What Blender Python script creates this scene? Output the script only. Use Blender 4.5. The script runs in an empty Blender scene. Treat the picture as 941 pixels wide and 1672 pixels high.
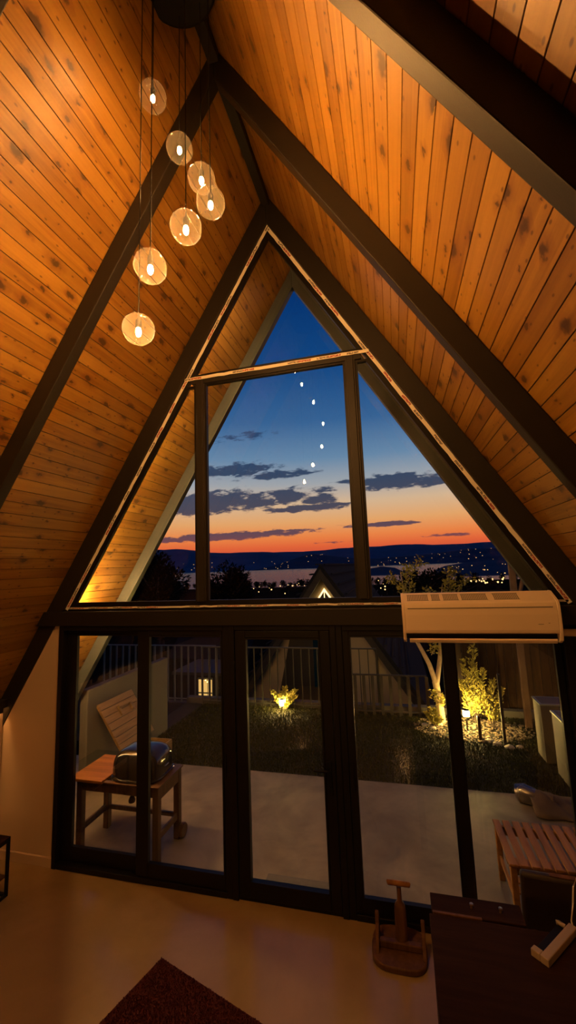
import bpy, math, random
import numpy as np
from mathutils import Vector, Matrix
S = bpy.context.scene
COL = S.collection
RNG = random.Random(7)

# ------------------------------------------------------------------ helpers
def lin(r, g, b):
    f = lambda c: (c/255/12.92) if c/255 <= .04045 else ((c/255+.055)/1.055)**2.4
    return (f(r), f(g), f(b), 1)

class NT:
    """small node-tree writer"""
    def __init__(self, nt):
        self.nt = nt; nt.nodes.clear()
    def n(self, kind, **kw):
        x = self.nt.nodes.new(kind)
        for k, v in kw.items():
            if k.startswith('i_'):
                key = k[2:]
                key = int(key) if key.isdigit() else key.replace('_', ' ')
                self.set(x, key, v)
            else: setattr(x, k, v)
        return x
    def set(self, node, key, v):
        if isinstance(v, bpy.types.Node): v = v.outputs[0]
        if isinstance(v, bpy.types.NodeSocket): self.nt.links.new(v, node.inputs[key])
        else: node.inputs[key].default_value = v
    def m(self, op, a, b=None, c=None, clamp=False):
        x = self.nt.nodes.new('ShaderNodeMath'); x.operation = op; x.use_clamp = clamp
        for i, v in enumerate((a, b, c)):
            if v is not None: self.set(x, i, v)
        return x.outputs[0]
    def step(self, v, lo, hi):
        x = self.nt.nodes.new('ShaderNodeMapRange'); x.interpolation_type = 'SMOOTHSTEP'
        self.set(x, 0, v); self.set(x, 1, lo); self.set(x, 2, hi); self.set(x, 3, 0.0); self.set(x, 4, 1.0)
        return x.outputs[0]
    def mix(self, f, a, b, blend='MIX'):
        x = self.nt.nodes.new('ShaderNodeMix'); x.data_type = 'RGBA'; x.blend_type = blend
        self.set(x, 0, f); self.set(x, 6, a); self.set(x, 7, b)
        return x.outputs[2]
    def comb(self, x, y, z=0.0):
        c = self.nt.nodes.new('ShaderNodeCombineXYZ')
        self.set(c, 0, x); self.set(c, 1, y); self.set(c, 2, z); return c.outputs[0]
    def noise(self, vec, scale, detail=3, rough=.5, dist=0.0):
        x = self.nt.nodes.new('ShaderNodeTexNoise')
        if vec is not None: self.set(x, 'Vector', vec)
        x.inputs['Scale'].default_value = scale; x.inputs['Detail'].default_value = detail
        x.inputs['Roughness'].default_value = rough; x.inputs['Distortion'].default_value = dist
        return x.outputs['Fac']
    def ramp(self, f, stops):
        x = self.nt.nodes.new('ShaderNodeValToRGB'); self.set(x, 0, f)
        e = x.color_ramp.elements
        while len(e) < len(stops): e.new(.5)
        for el, (p, c) in zip(e, stops): el.position = p; el.color = c
        return x.outputs[0]

def newmat(name):
    m = bpy.data.materials.new(name); m.use_nodes = True
    t = NT(m.node_tree)
    out = t.n('ShaderNodeOutputMaterial'); b = t.n('ShaderNodeBsdfPrincipled')
    t.nt.links.new(b.outputs[0], out.inputs[0])
    return m, t, b, out

def simple(name, col, rough=.5, metal=0.0, var=.12, nscale=9.0, bump=0.0, bscale=60.0, spec=.5):
    """plain material with slight procedural mottling"""
    m, t, b, o = newmat(name)
    tc = t.n('ShaderNodeTexCoord').outputs['Object']
    f = t.noise(tc, nscale, 4)
    lo = tuple(c*(1-var) for c in col[:3])+(1,); hi = tuple(min(1, c*(1+var)) for c in col[:3])+(1,)
    t.set(b, 'Base Color', t.mix(f, lo, hi))
    t.set(b, 'Roughness', rough); t.set(b, 'Metallic', metal); t.set(b, 'Specular IOR Level', spec)
    if bump:
        bn = t.n('ShaderNodeBump', i_Strength=bump, i_Distance=.01)
        t.set(bn, 'Height', t.noise(tc, bscale, 3)); t.set(b, 'Normal', bn)
    return m

def emis(name, col, strength):
    m = bpy.data.materials.new(name); m.use_nodes = True
    t = NT(m.node_tree); out = t.n('ShaderNodeOutputMaterial'); e = t.n('ShaderNodeEmission')
    e.inputs[0].default_value = (*col[:3], 1); e.inputs[1].default_value = strength
    t.nt.links.new(e.outputs[0], out.inputs[0]); return m

def wood(name, c1, c2, c3, axis=0, pitch=None, rough=.45, scale=1.0):
    """grained wood; grain runs along the object's given axis"""
    m, t, b, o = newmat(name)
    tc = t.n('ShaderNodeTexCoord').outputs['Object']
    mp = t.n('ShaderNodeMapping', i_Vector=tc)
    sc = [22*scale]*3; sc[axis] = 1.6*scale
    mp.inputs['Scale'].default_value = sc
    f = t.noise(mp.outputs[0], 1.0, 5, .6, .6)
    f2 = t.noise(tc, 2.2, 2)
    col = t.ramp(f, [(.25, c1), (.5, c2), (.75, c3)])
    col = t.mix(t.m('MULTIPLY', f2, .5), col, c1)
    t.set(b, 'Base Color', col); t.set(b, 'Roughness', rough); b.inputs['Specular IOR Level'].default_value = .2
    bn = t.n('ShaderNodeBump', i_Strength=.15, i_Distance=.004); t.set(bn, 'Height', f); t.set(b, 'Normal', bn)
    return m

class MB:
    """collects shapes and links them as one mesh object"""
    def __init__(self): self.v = []; self.f = []; self.uv = {}
    def add(self, vs, fs, M=None):
        o = len(self.v)
        for p in vs:
            p = Vector(p); self.v.append(tuple(M @ p) if M else tuple(p))
        self.f += [tuple(o+i for i in q) for q in fs]; return self
    def box(self, x0, x1, y0, y1, z0, z1, M=None):
        vs = [(x, y, z) for x in (x0, x1) for y in (y0, y1) for z in (z0, z1)]
        return self.add(vs, [(0,1,3,2), (4,6,7,5), (0,4,5,1), (2,3,7,6), (0,2,6,4), (1,5,7,3)], M)
    def prism(self, poly, a0, a1, axis='y', M=None):
        """2D polygon extruded: axis y -> poly is (x,z); x -> (y,z); z -> (x,y)"""
        n = len(poly)
        mk = {'y': lambda p, a: (p[0], a, p[1]), 'x': lambda p, a: (a, p[0], p[1]), 'z': lambda p, a: (p[0], p[1], a)}[axis]
        vs = [mk(p, a0) for p in poly]+[mk(p, a1) for p in poly]
        fs = [tuple(range(n))[::-1], tuple(range(n, 2*n))]+[(i, (i+1) % n, n+(i+1) % n, n+i) for i in range(n)]
        return self.add(vs, fs, M)
    def tube(self, pts, r, n=8, r1=None, cap=True):
        pts = [Vector(p) for p in pts]; k = len(pts); rings = []
        for i, p in enumerate(pts):
            d = (pts[min(i+1, k-1)]-pts[max(i-1, 0)]).normalized()
            a = d.cross(Vector((0, 0, 1)) if abs(d.z) < .9 else Vector((1, 0, 0))).normalized(); b = d.cross(a)
            if isinstance(r, (list, tuple)): rr = r[i]
            else: rr = r if r1 is None else r+(r1-r)*i/max(1, k-1)
            rings.append([tuple(p+(a*math.cos(2*math.pi*j/n)+b*math.sin(2*math.pi*j/n))*rr) for j in range(n)])
        vs = sum(rings, []); fs = []
        for i in range(k-1):
            for j in range(n):
                fs.append((i*n+j, i*n+(j+1) % n, (i+1)*n+(j+1) % n, (i+1)*n+j))
        if cap: fs += [tuple(range(n))[::-1], tuple(range((k-1)*n, k*n))]
        return self.add(vs, fs)
    def lathe(self, prof, c=(0, 0, 0), n=24, M=None):
        """profile of (r,z) turned about z at c"""
        vs = []; fs = []
        for r, z in prof:
            for j in range(n):
                a = 2*math.pi*j/n; vs.append((c[0]+r*math.cos(a), c[1]+r*math.sin(a), c[2]+z))
        for i in range(len(prof)-1):
            for j in range(n):
                fs.append((i*n+j, i*n+(j+1) % n, (i+1)*n+(j+1) % n, (i+1)*n+j))
        if prof[0][0] > 1e-6: fs.append(tuple(range(n))[::-1])
        if prof[-1][0] > 1e-6: fs.append(tuple(range((len(prof)-1)*n, len(prof)*n)))
        return self.add(vs, fs, M)
    def ball(self, c, r, n=14, sq=(1, 1, 1), e=1.0, z0=-1.0, z1=1.0):
        """(super)ellipsoid, optionally only between the latitudes z0..z1 of -1..1"""
        sg = lambda w, p: math.copysign(abs(w)**p, w)
        vs = []; fs = []; h = n//2+1; a0, a1 = math.asin(z0), math.asin(z1)
        for i in range(h+1):
            la = a0+(a1-a0)*i/h
            for j in range(n):
                lo = 2*math.pi*j/n
                vs.append((c[0]+r*sq[0]*sg(math.cos(la), e)*sg(math.cos(lo), e), c[1]+r*sq[1]*sg(math.cos(la), e)*sg(math.sin(lo), e), c[2]+r*sq[2]*sg(math.sin(la), e)))
        for i in range(h):
            for j in range(n): fs.append((i*n+j, i*n+(j+1) % n, (i+1)*n+(j+1) % n, (i+1)*n+j))
        fs += [tuple(range(n))[::-1], tuple(range(h*n, (h+1)*n))]
        return self.add(vs, fs)
    def leaf(self, p, d, up, L, w):
        p = Vector(p); d = Vector(d).normalized(); s = d.cross(Vector(up))
        s = s.normalized() if s.length > 1e-4 else Vector((1, 0, 0)); u = s.cross(d)
        o = len(self.v)
        self.v += [tuple(p), tuple(p+d*L*.5+s*w*.5+u*w*.15), tuple(p+d*L), tuple(p+d*L*.5-s*w*.5+u*w*.15)]
        self.f.append((o, o+1, o+2, o+3)); return self
    def build(self, name, mat, parent=None, bevel=0.0, smooth=False, at=None, uvfn=None, seg=2):
        me = bpy.data.meshes.new(name)
        a = Vector(at) if at else Vector((0, 0, 0))
        if parent is not None and at is None: a = Vector(parent_world(parent))
        me.from_pydata([tuple(Vector(p)-a) for p in self.v], [], self.f)
        if uvfn:
            l = me.uv_layers.new(name='UVMap'); li = 0
            for po in me.polygons:
                for vi in po.vertices:
                    l.data[li].uv = uvfn(self.v[vi], po); li += 1
        for mm in (mat if isinstance(mat, list) else [mat]): me.materials.append(mm)
        me.update()
        if smooth:
            me.shade_smooth(); me.set_sharp_from_angle(angle=math.radians(38))
        o = bpy.data.objects.new(name, me); COL.objects.link(o)
        if parent is not None:
            o.parent = parent; o.location = (0, 0, 0) if at is None else a-Vector(parent_world(parent))
        else: o.location = a
        if bevel:
            b = o.modifiers.new('edge', 'BEVEL'); b.width = bevel; b.segments = seg; b.limit_method = 'ANGLE'; b.angle_limit = math.radians(40)
        return o

def parent_world(o):
    p = Vector(o.location)
    while o.parent: o = o.parent; p = p+Vector(o.location)
    return p

def tag(o, label=None, cat=None, group=None, kind=None):
    if label: o['label'] = label
    if cat: o['category'] = cat
    if group: o['group'] = group
    if kind: o['kind'] = kind
    return o
def thing(name, label, cat, loc, group=None):
    o = bpy.data.objects.new(name, None); COL.objects.link(o); o.location = loc; o.empty_display_size = .1
    return tag(o, label, cat, group)
def struct(o, label=None): return tag(o, label, kind='structure')
def sroot(name, loc=(0, 0, 0), label=None):
    o = bpy.data.objects.new(name, None); COL.objects.link(o); o.location = loc
    return struct(o, label)
def copy_tree(o, parent=None):
    c = o.copy(); COL.objects.link(c)
    if parent is not None: c.parent = parent
    for ch in list(o.children): copy_tree(ch, c)
    return c

# ------------------------------------------------------------------ dimensions (metres): x along the facade, y outwards, z up
H, TA = 6.4437, .6046            # ridge height, half-angle tangent of the roof
SN = math.sqrt(1+TA*TA); SA, CA = TA/SN, 1/SN
PITCH = .1022
FR = .0858                       # frame thickness
YEAVE = 1.166
def roof(l, n, s): return (s*(SA*l+CA*n), H-CA*l+SA*n)   # point on the roof section: l down the slope, n outwards
def xroof(z): return TA*(H-z)

# ------------------------------------------------------------------ materials
def plank_wood():
    m, t, b, o = newmat('pine_planks')
    uv = t.n('ShaderNodeUVMap', uv_map='UVMap').outputs[0]
    sp = t.n('ShaderNodeSeparateXYZ', i_Vector=uv); u, v = sp.outputs[0], sp.outputs[1]
    idx = t.m('FLOOR', t.m('DIVIDE', v, PITCH))
    wn = t.n('ShaderNodeTexWhiteNoise', noise_dimensions='1D'); t.set(wn, 'W', idx); rnd = wn.outputs['Value']
    wn2 = t.n('ShaderNodeTexWhiteNoise', noise_dimensions='1D'); t.set(wn2, 'W', t.m('ADD', idx, 511.3)); rnd2 = wn2.outputs['Value']
    uo = t.m('ADD', u, t.m('MULTIPLY', rnd, 37.0))
    g = t.noise(t.comb(t.m('MULTIPLY', uo, 1.1), t.m('MULTIPLY', v, 26.0), t.m('MULTIPLY', rnd2, 9.0)), 1.0, 5, .6, .8)
    fine = t.noise(t.comb(t.m('MULTIPLY', uo, 5.0), t.m('MULTIPLY', v, 190.0)), 1.0, 3, .6)
    broad = t.noise(t.comb(t.m('MULTIPLY', uo, .9), t.m('MULTIPLY', v, 5.0)), 1.0, 3)
    base = t.ramp(g, [(.22, (.14, .058, .006, 1)), (.46, (.26, .124, .014, 1)), (.74, (.36, .185, .024, 1))])
    base = t.mix(t.m('MULTIPLY', rnd, .55), base, (.13, .050, .006, 1))
    base = t.mix(t.m('MULTIPLY', t.step(rnd2, .6, 1.0), .5), base, (.38, .205, .032, 1))
    base = t.mix(t.m('MULTIPLY', t.step(broad, .55, .75), .35), base, (.15, .05, .008, 1))
    base = t.mix(t.m('MULTIPLY', t.step(fine, .55, .8), .22), base, (.12, .042, .007, 1))
    # knots
    vo = t.n('ShaderNodeTexVoronoi', voronoi_dimensions='2D', feature='F1'); vo.inputs['Scale'].default_value = 1.0
    warp = t.m('MULTIPLY', t.m('SUBTRACT', t.noise(uv, 30.0, 2), .5), .35)
    t.set(vo, 'Vector', t.comb(t.m('ADD', t.m('MULTIPLY', uo, 5.2), warp), t.m('ADD', t.m('MULTIPLY', v, 9.0), warp)))
    cs = t.n('ShaderNodeSeparateColor'); t.set(cs, 0, vo.outputs['Color'])
    keep = t.m('GREATER_THAN', cs.outputs[0], .52)
    size = t.m('ADD', t.m('MULTIPLY', t.m('POWER', cs.outputs[1], 2.6), .26), .055)
    d = t.m('DIVIDE', vo.outputs['Distance'], size)
    k = t.m('MULTIPLY', t.m('SUBTRACT', 1.0, t.step(d, .45, 1.15)), keep)
    halo = t.m('MULTIPLY', t.m('SUBTRACT', 1.0, t.step(d, .9, 2.6)), keep)
    base = t.mix(t.m('MULTIPLY', halo, .45), base, (.13, .04, .007, 1))
    base = t.mix(t.m('MULTIPLY', k, .88), base, (.028, .009, .003, 1))
    # small pin knots
    v2 = t.n('ShaderNodeTexVoronoi', voronoi_dimensions='2D', feature='F1'); v2.inputs['Scale'].default_value = 1.0
    t.set(v2, 'Vector', t.comb(t.m('MULTIPLY', uo, 9.0), t.m('MULTIPLY', v, 17.0)))
    c2 = t.n('ShaderNodeSeparateColor'); t.set(c2, 0, v2.outputs['Color'])
    k2 = t.m('MULTIPLY', t.m('SUBTRACT', 1.0, t.step(v2.outputs['Distance'], .05, .13)), t.m('GREATER_THAN', c2.outputs[0], .72))
    base = t.mix(t.m('MULTIPLY', k2, .7), base, (.05, .015, .004, 1))
    # darker line along the joint between two boards
    fr = t.m('FRACT', t.m('DIVIDE', v, PITCH)); e = t.m('ABSOLUTE', t.m('SUBTRACT', fr, .5))
    base = t.mix(t.step(e, .472, .490), base, (.03, .01, .003, 1))
    t.set(b, 'Base Color', base); t.set(b, 'Roughness', .42)
    bn = t.n('ShaderNodeBump', i_Strength=.12, i_Distance=.003); t.set(bn, 'Height', g); t.set(b, 'Normal', bn)
    return m

M = {}
M['plank'] = plank_wood()
M['steel'] = simple('dark_brown_steel', (.016, .0125, .009), .5, 0.0, .15, 3.0, .05, 140, spec=.3)
M['outsteel'] = simple('grey_galvanised_steel', (.058, .063, .056), .45, .4, .25, 5.0, .08, 60)
M['black'] = simple('black_window_metal', (.0065, .0055, .0045), .45, 0.0, .1, spec=.25)
M['matteblack'] = simple('matte_black', (.006, .0055, .005), .6, spec=.2)
M['plaster'] = simple('warm_white_plaster', (.58, .43, .29), .85, 0, .05, 2.0, .05, 220)
M['skirting'] = simple('painted_skirting', (.56, .42, .29), .55, 0, .03)
M['darkwall'] = simple('dark_back_wall', (.05, .035, .022), .8, 0, .2)
M['tile'] = simple('dark_roof_shingle', (.018, .021, .026), .9, 0, .3, 20, spec=.1)
M['white_plastic'] = simple('warm_white_plastic', (.80, .64, .46), .38, 0, .02, 3)
M['dock'] = simple('cream_plastic', (.36, .27, .18), .5, 0, .03)
M['grey_plastic'] = simple('grey_plastic', (.26, .22, .16), .5, 0, .05)
M['bench'] = wood('orange_slat_wood', (.16, .066, .012, 1), (.31, .137, .030, 1), (.42, .20, .052, 1), 1, scale=.9)
M['brownwood'] = wood('brown_cart_wood', (.035, .016, .007, 1), (.075, .036, .015, 1), (.12, .06, .026, 1), 2)
M['boardwood'] = wood('orange_butcher_board', (.10, .034, .004, 1), (.22, .080, .010, 1), (.30, .12, .018, 1), 0, scale=.8)
M['greywood'] = wood('weathered_lid_wood', (.10, .058, .022, 1), (.18, .108, .044, 1), (.24, .15, .066, 1), 1)
M['redwood'] = wood('reddish_stand_wood', (.07, .030, .012, 1), (.13, .060, .024, 1), (.19, .092, .04, 1), 2)
M['deskwood'] = wood('dark_desk_wood', (.018, .0075, .004, 1), (.030, .013, .007, 1), (.045, .020, .010, 1), 0, rough=.65)
M['deskwood'].node_tree.nodes['Principled BSDF'].inputs['Specular IOR Level'].default_value = .06
M['leather'] = simple('dark_brown_leather', (.030, .017, .010), .55, 0, .2, 12, .2, 300)
M['brass'] = simple('brass', (.75, .52, .22), .3, 1.0)
M['enamel'] = simple('black_enamel', (.008, .008, .009), .16, 0, .05)
M['fencemetal'] = simple('pale_painted_metal', (.22, .24, .18), .45, .1, .1)
M['fencedark'] = simple('dark_fence_metal', (.035, .035, .022), .5, 0, .2)
M['fencewood'] = wood('dark_fence_wood', lin(44, 32, 20), lin(64, 48, 30), lin(84, 64, 40), 2)
M['boundary'] = simple('grey_render_wall', (.075, .068, .055), .9, 0, .15, 3.0, .2, 60)
M['stone'] = simple('pale_stone', (.42, .37, .30), .85, 0, .3, 14, .3, 80)
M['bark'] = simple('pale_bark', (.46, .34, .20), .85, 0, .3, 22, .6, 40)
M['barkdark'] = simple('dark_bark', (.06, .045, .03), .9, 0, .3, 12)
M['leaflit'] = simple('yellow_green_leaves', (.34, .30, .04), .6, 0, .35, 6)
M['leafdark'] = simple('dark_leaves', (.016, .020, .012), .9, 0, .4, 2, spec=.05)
M['grass'] = simple('lawn_grass', (.024, .026, .004), .85, 0, .4, 5, spec=.15)
M['soil'] = simple('lawn_soil', (.012, .012, .004), .95, 0, .4, 8)
M['earth'] = simple('dark_hillside', (.010, .012, .010), 1.0, 0, .4, .05, spec=0.0)
M['hill'] = simple('haze_blue_far_hill', (.13, .19, .27), 1.0, 0, .25, .004, spec=0.0)  # aerial haze is put into this blue base colour
M['nearhill'] = simple('haze_blue_near_hill', (.075, .11, .155), 1.0, 0, .3, .008, spec=0.0)  # same haze blue in the base colour, darker for the nearer land
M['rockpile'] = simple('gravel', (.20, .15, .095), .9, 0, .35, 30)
M['beige'] = simple('beige_render', (.42, .34, .22), .9, 0, .12, 2)
M['darkpaint'] = simple('dark_brown_paint', (.025, .02, .015), .7)
M['planter'] = simple('pale_planter', (.085, .075, .05), .7, 0, .1)
M['plantertop'] = simple('brown_planter_top', (.10, .075, .05), .7, 0, .1)
M['fabric'] = simple('brown_fabric', (.11, .072, .042), .9, 0, .2, 14, .4, 90)
M['cable'] = simple('white_cable', (.7, .62, .5), .5)
M['wood_tan'] = simple('tan_post', (.16, .10, .05), .8, 0, .2, 10)

def concrete(name, c1, c2, rough, sc=1.6, spec=.5, stain=.35):
    m, t, b, o = newmat(name)
    tc = t.n('ShaderNodeTexCoord').outputs['Object']
    f = t.noise(tc, sc, 6, .6, .5); g = t.noise(tc, sc*4.3, 4, .6); s = t.noise(tc, sc*.8, 3, .5, 1.2)
    col = t.mix(t.step(f, .3, .72), c1, c2)
    col = t.mix(t.m('MULTIPLY', t.step(g, .55, .8), .25), col, c1)
    col = t.mix(t.m('MULTIPLY', t.step(s, .52, .7), stain), col, tuple(.6*c for c in c1[:3])+(1,))
    t.set(b, 'Base Color', col)
    t.set(b, 'Roughness', t.m('ADD', t.m('MULTIPLY', g, .16), rough)); t.set(b, 'Specular IOR Level', spec)
    return m
M['floor'] = concrete('polished_microcement', (.29, .20, .102, 1), (.40, .28, .15, 1), .10, .9, .6, .2)
M['patio'] = concrete('patio_concrete', (.120, .093, .064, 1), (.245, .195, .135, 1), .5, 1.3, .4, .55)

def schlick(t, f0=.04):
    lw = t.n('ShaderNodeLayerWeight'); lw.inputs[0].default_value = .5
    return t.m('ADD', f0, t.m('MULTIPLY', t.m('POWER', lw.outputs['Facing'], 5.0), 1-f0))
def window_glass():
    m = bpy.data.materials.new('clear_glass'); m.use_nodes = True
    t = NT(m.node_tree); out = t.n('ShaderNodeOutputMaterial')
    tr = t.n('ShaderNodeBsdfTransparent'); tr.inputs[0].default_value = (.965, .975, .97, 1)
    gl = t.n('ShaderNodeBsdfGlossy'); gl.inputs['Roughness'].default_value = 0.0
    fr = schlick(t)
    mx = t.n('ShaderNodeMixShader'); t.set(mx, 0, fr); t.set(mx, 1, tr); t.set(mx, 2, gl)
    t.nt.links.new(mx.outputs[0], out.inputs[0]); return m
M['glass'] = window_glass()
def globe_glass():
    m = bpy.data.materials.new('smoky_globe_glass'); m.use_nodes = True
    t = NT(m.node_tree); out = t.n('ShaderNodeOutputMaterial')
    tr = t.n('ShaderNodeBsdfTransparent'); tr.inputs[0].default_value = (.93, .89, .83, 1)
    gl = t.n('ShaderNodeBsdfGlossy'); gl.inputs['Roughness'].default_value = .02
    df = t.n('ShaderNodeBsdfTranslucent'); df.inputs[0].default_value = (.9, .8, .65, 1)
    fr = schlick(t, .035)
    m1 = t.n('ShaderNodeMixShader'); lw = t.n('ShaderNodeLayerWeight'); lw.inputs[0].default_value = .5
    t.set(m1, 0, t.m('DIVIDE', .0033, t.m('SUBTRACT', 1.05, lw.outputs['Facing']), clamp=True)); t.set(m1, 1, tr); t.set(m1, 2, df)
    m2 = t.n('ShaderNodeMixShader'); t.set(m2, 0, fr); t.set(m2, 1, m1); t.set(m2, 2, gl)
    t.nt.links.new(m2.outputs[0], out.inputs[0]); return m
M['globe'] = globe_glass()
def plastic_film():
    m = bpy.data.materials.new('clear_plastic_wrap'); m.use_nodes = True
    t = NT(m.node_tree); out = t.n('ShaderNodeOutputMaterial')
    tr = t.n('ShaderNodeBsdfTransparent'); gl = t.n('ShaderNodeBsdfGlossy'); gl.inputs['Roughness'].default_value = .25
    gl.inputs[0].default_value = (.8, .75, .65, 1)
    mx = t.n('ShaderNodeMixShader'); mx.inputs[0].default_value = .35; t.set(mx, 1, tr); t.set(mx, 2, gl)
    t.nt.links.new(mx.outputs[0], out.inputs[0]); return m
M['film'] = plastic_film()
BULBCOL = (1.0, .47, .13)
BULBS = [emis('glowing_bulb', BULBCOL, 2350*k) for k in (.34, .58, .85, 1.05, 1.2, 1.6, 1.9)]
M['sconce'] = emis('warm_lamp_bulb', (1.0, .54, .17), 2200)
M['filllamp'] = emis('fill_lamp_glass', (1.0, .46, .13), 110)  # glow of the two fill lamps added on the back wall
M['ledstrip'] = emis('warm_led', (1.0, .46, .13), 44)
M['soffitled'] = emis('soffit_led', (1.0, .56, .20), 300)
M['gardenlamp'] = emis('garden_lamp_glow', (1.0, .64, .18), 620)
M['townlight'] = emis('town_light', (1.0, .60, .22), 2.2)
M['farlight'] = emis('far_light', (1.0, .58, .20), 1.5)
M['shedlit'] = emis('lit_window', (1.0, .58, .16), .9)
M['shedbulb'] = emis('lit_bulb', (1.0, .7, .2), 8)
M['led'] = emis('led_strip', (1.0, .66, .26), 3.5)
M['teal'] = emis('teal_lit_glass', (.04, .24, .30), .010)

def film_strip():
    """white protective tape printed with red and black marks, u runs along the tape in metres"""
    m, t, b, o = newmat('printed_protective_tape')
    uv = t.n('ShaderNodeUVMap', uv_map='UVMap').outputs[0]
    sp = t.n('ShaderNodeSeparateXYZ', i_Vector=uv); u, v = sp.outputs[0], sp.outputs[1]
    seg = t.m('FLOOR', t.m('MULTIPLY', u, 3.6)); fr = t.m('FRACT', t.m('MULTIPLY', u, 3.6))
    wn = t.n('ShaderNodeTexWhiteNoise', noise_dimensions='1D'); t.set(wn, 'W', seg); r = wn.outputs['Value']
    chars = t.noise(t.comb(t.m('MULTIPLY', u, 60.0), t.m('MULTIPLY', v, 2.0)), 1.0, 2, .7)
    ink = t.m('MULTIPLY', t.step(chars, .40, .46), t.m('MULTIPLY', t.m('GREATER_THAN', v, .22), t.m('LESS_THAN', v, .80)))
    red = t.m('MULTIPLY', t.m('MULTIPLY', t.m('LESS_THAN', fr, .42), t.m('GREATER_THAN', r, .25)), ink)
    blk = t.m('MULTIPLY', t.m('MULTIPLY', t.m('GREATER_THAN', fr, .62), t.m('LESS_THAN', r, .6)), ink)
    col = t.mix(t.noise(t.comb(t.m('MULTIPLY', u, 9.0), v), 1.0, 3), (.74, .68, .56, 1), (.86, .80, .68, 1))
    col = t.mix(t.m('MULTIPLY', red, .9), col, (.35, .015, .012, 1))
    col = t.mix(t.m('MULTIPLY', blk, .8), col, (.04, .03, .025, 1))
    t.set(b, 'Base Color', col); t.set(b, 'Roughness', .45); return m
M['tape'] = film_strip()

# ------------------------------------------------------------------ the sky
def build_world():
    w = bpy.data.worlds.new('dusk'); S.world = w; w.use_nodes = True
    t = NT(w.node_tree); out = t.n('ShaderNodeOutputWorld'); bg = t.n('ShaderNodeBackground')
    d = t.n('ShaderNodeTexCoord').outputs['Generated']
    sp = t.n('ShaderNodeSeparateXYZ', i_Vector=d); x, y, z = sp.outputs
    el = t.m('MULTIPLY', t.m('ARCSINE', z), 180/math.pi)
    f = t.m('DIVIDE', t.m('ADD', el, 2.0), 62.0, clamp=True)
    P = lambda deg: (deg+2)/62
    west = t.ramp(f, [(P(-2), lin(40, 40, 60)), (P(1.5), lin(208, 80, 60)), (P(2.8), lin(238, 104, 60)), (P(4.2), lin(247, 138, 74)), (P(6.2), lin(241, 172, 110)),
                      (P(8.8), lin(224, 188, 152)), (P(11.5), lin(168, 172, 178)), (P(15.0), lin(108, 142, 176)), (P(20), lin(58, 104, 156)), (P(27), lin(20, 74, 136)),
                      (P(36), lin(6, 52, 114)), (P(58), lin(10, 34, 78))])
    east = t.ramp(f, [(P(-2), lin(20, 24, 40)), (P(3), lin(40, 52, 84)), (P(14), lin(34, 58, 100)), (P(36), lin(14, 44, 90)), (P(58), lin(10, 34, 78))])
    sky = t.mix(t.step(y, -.15, .55), east, west)
    # cloud bars: u, v = horizontal and vertical tangent towards the sunset
    ys = t.m('MAXIMUM', y, .05); u = t.m('DIVIDE', x, ys); v = t.m('DIVIDE', z, ys)
    clouds = [(-.50, .180, .15, .026, 1.0), (-.36, .172, .10, .020, .75), (-.25, .180, .055, .020, .75), (-.175, .166, .05, .012, .8), (-.20, .146, .10, .0085, .85),
              (-.40, .262, .10, .017, .75), (-.28, .240, .09, .012, .70), (-.37, .352, .10, .014, .42), (-.44, .087, .17, .0085, 1.05),
              (.015, .196, .085, .016, .95), (.10, .186, .09, .010, .75), (-.02, .094, .075, .0050, .95), (-.30, .092, .15, .004, .6), (-.16, .190, .04, .007, .62), (-.09, .205, .05, .008, .5),
              (-.15, .057, .05, .003, .5), (.12, .060, .06, .004, .45)]
    acc = None
    for (u0, v0, a, b, wt) in clouds:
        du = t.m('DIVIDE', t.m('SUBTRACT', u, u0), a*1.2); dv = t.m('DIVIDE', t.m('SUBTRACT', v, v0), b*1.15)
        r2 = t.m('ADD', t.m('MULTIPLY', du, du), t.m('MULTIPLY', dv, dv))
        g = t.m('MULTIPLY', t.m('EXPONENT', t.m('MULTIPLY', r2, -1.0)), wt)
        acc = g if acc is None else t.m('MAXIMUM', acc, g)
    n1 = t.noise(t.comb(t.m('MULTIPLY', u, 22.0), t.m('MULTIPLY', v, 75.0)), 1.0, 5, .62, .3)
    n2 = t.noise(t.comb(t.m('MULTIPLY', u, 70.0), t.m('MULTIPLY', v, 190.0), 3.0), 1.0, 3, .6)
    nn = t.m('ADD', t.m('MULTIPLY', t.m('SUBTRACT', n1, .5), 1.55), t.m('MULTIPLY', t.m('SUBTRACT', n2, .5), .4))
    den = t.step(t.m('ADD', acc, nn), .24, .52)
    den = t.m('MULTIPLY', den, t.step(acc, .06, .26))
    ccol = t.ramp(f, [(P(3), lin(120, 70, 78)), (P(5), lin(82, 66, 88)), (P(8), lin(48, 58, 86)), (P(12), lin(40, 60, 92)), (P(20), lin(46, 72, 112))])
    sky = t.mix(t.m('MULTIPLY', den, .93), sky, ccol)
    below = t.step(el, -1.5, -.2)
    sky = t.mix(below, lin(12, 14, 18), sky)
    t.set(bg, 'Color', sky); bg.inputs['Strength'].default_value = 1.0
    t.nt.links.new(bg.outputs[0], out.inputs[0])
build_world()

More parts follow.
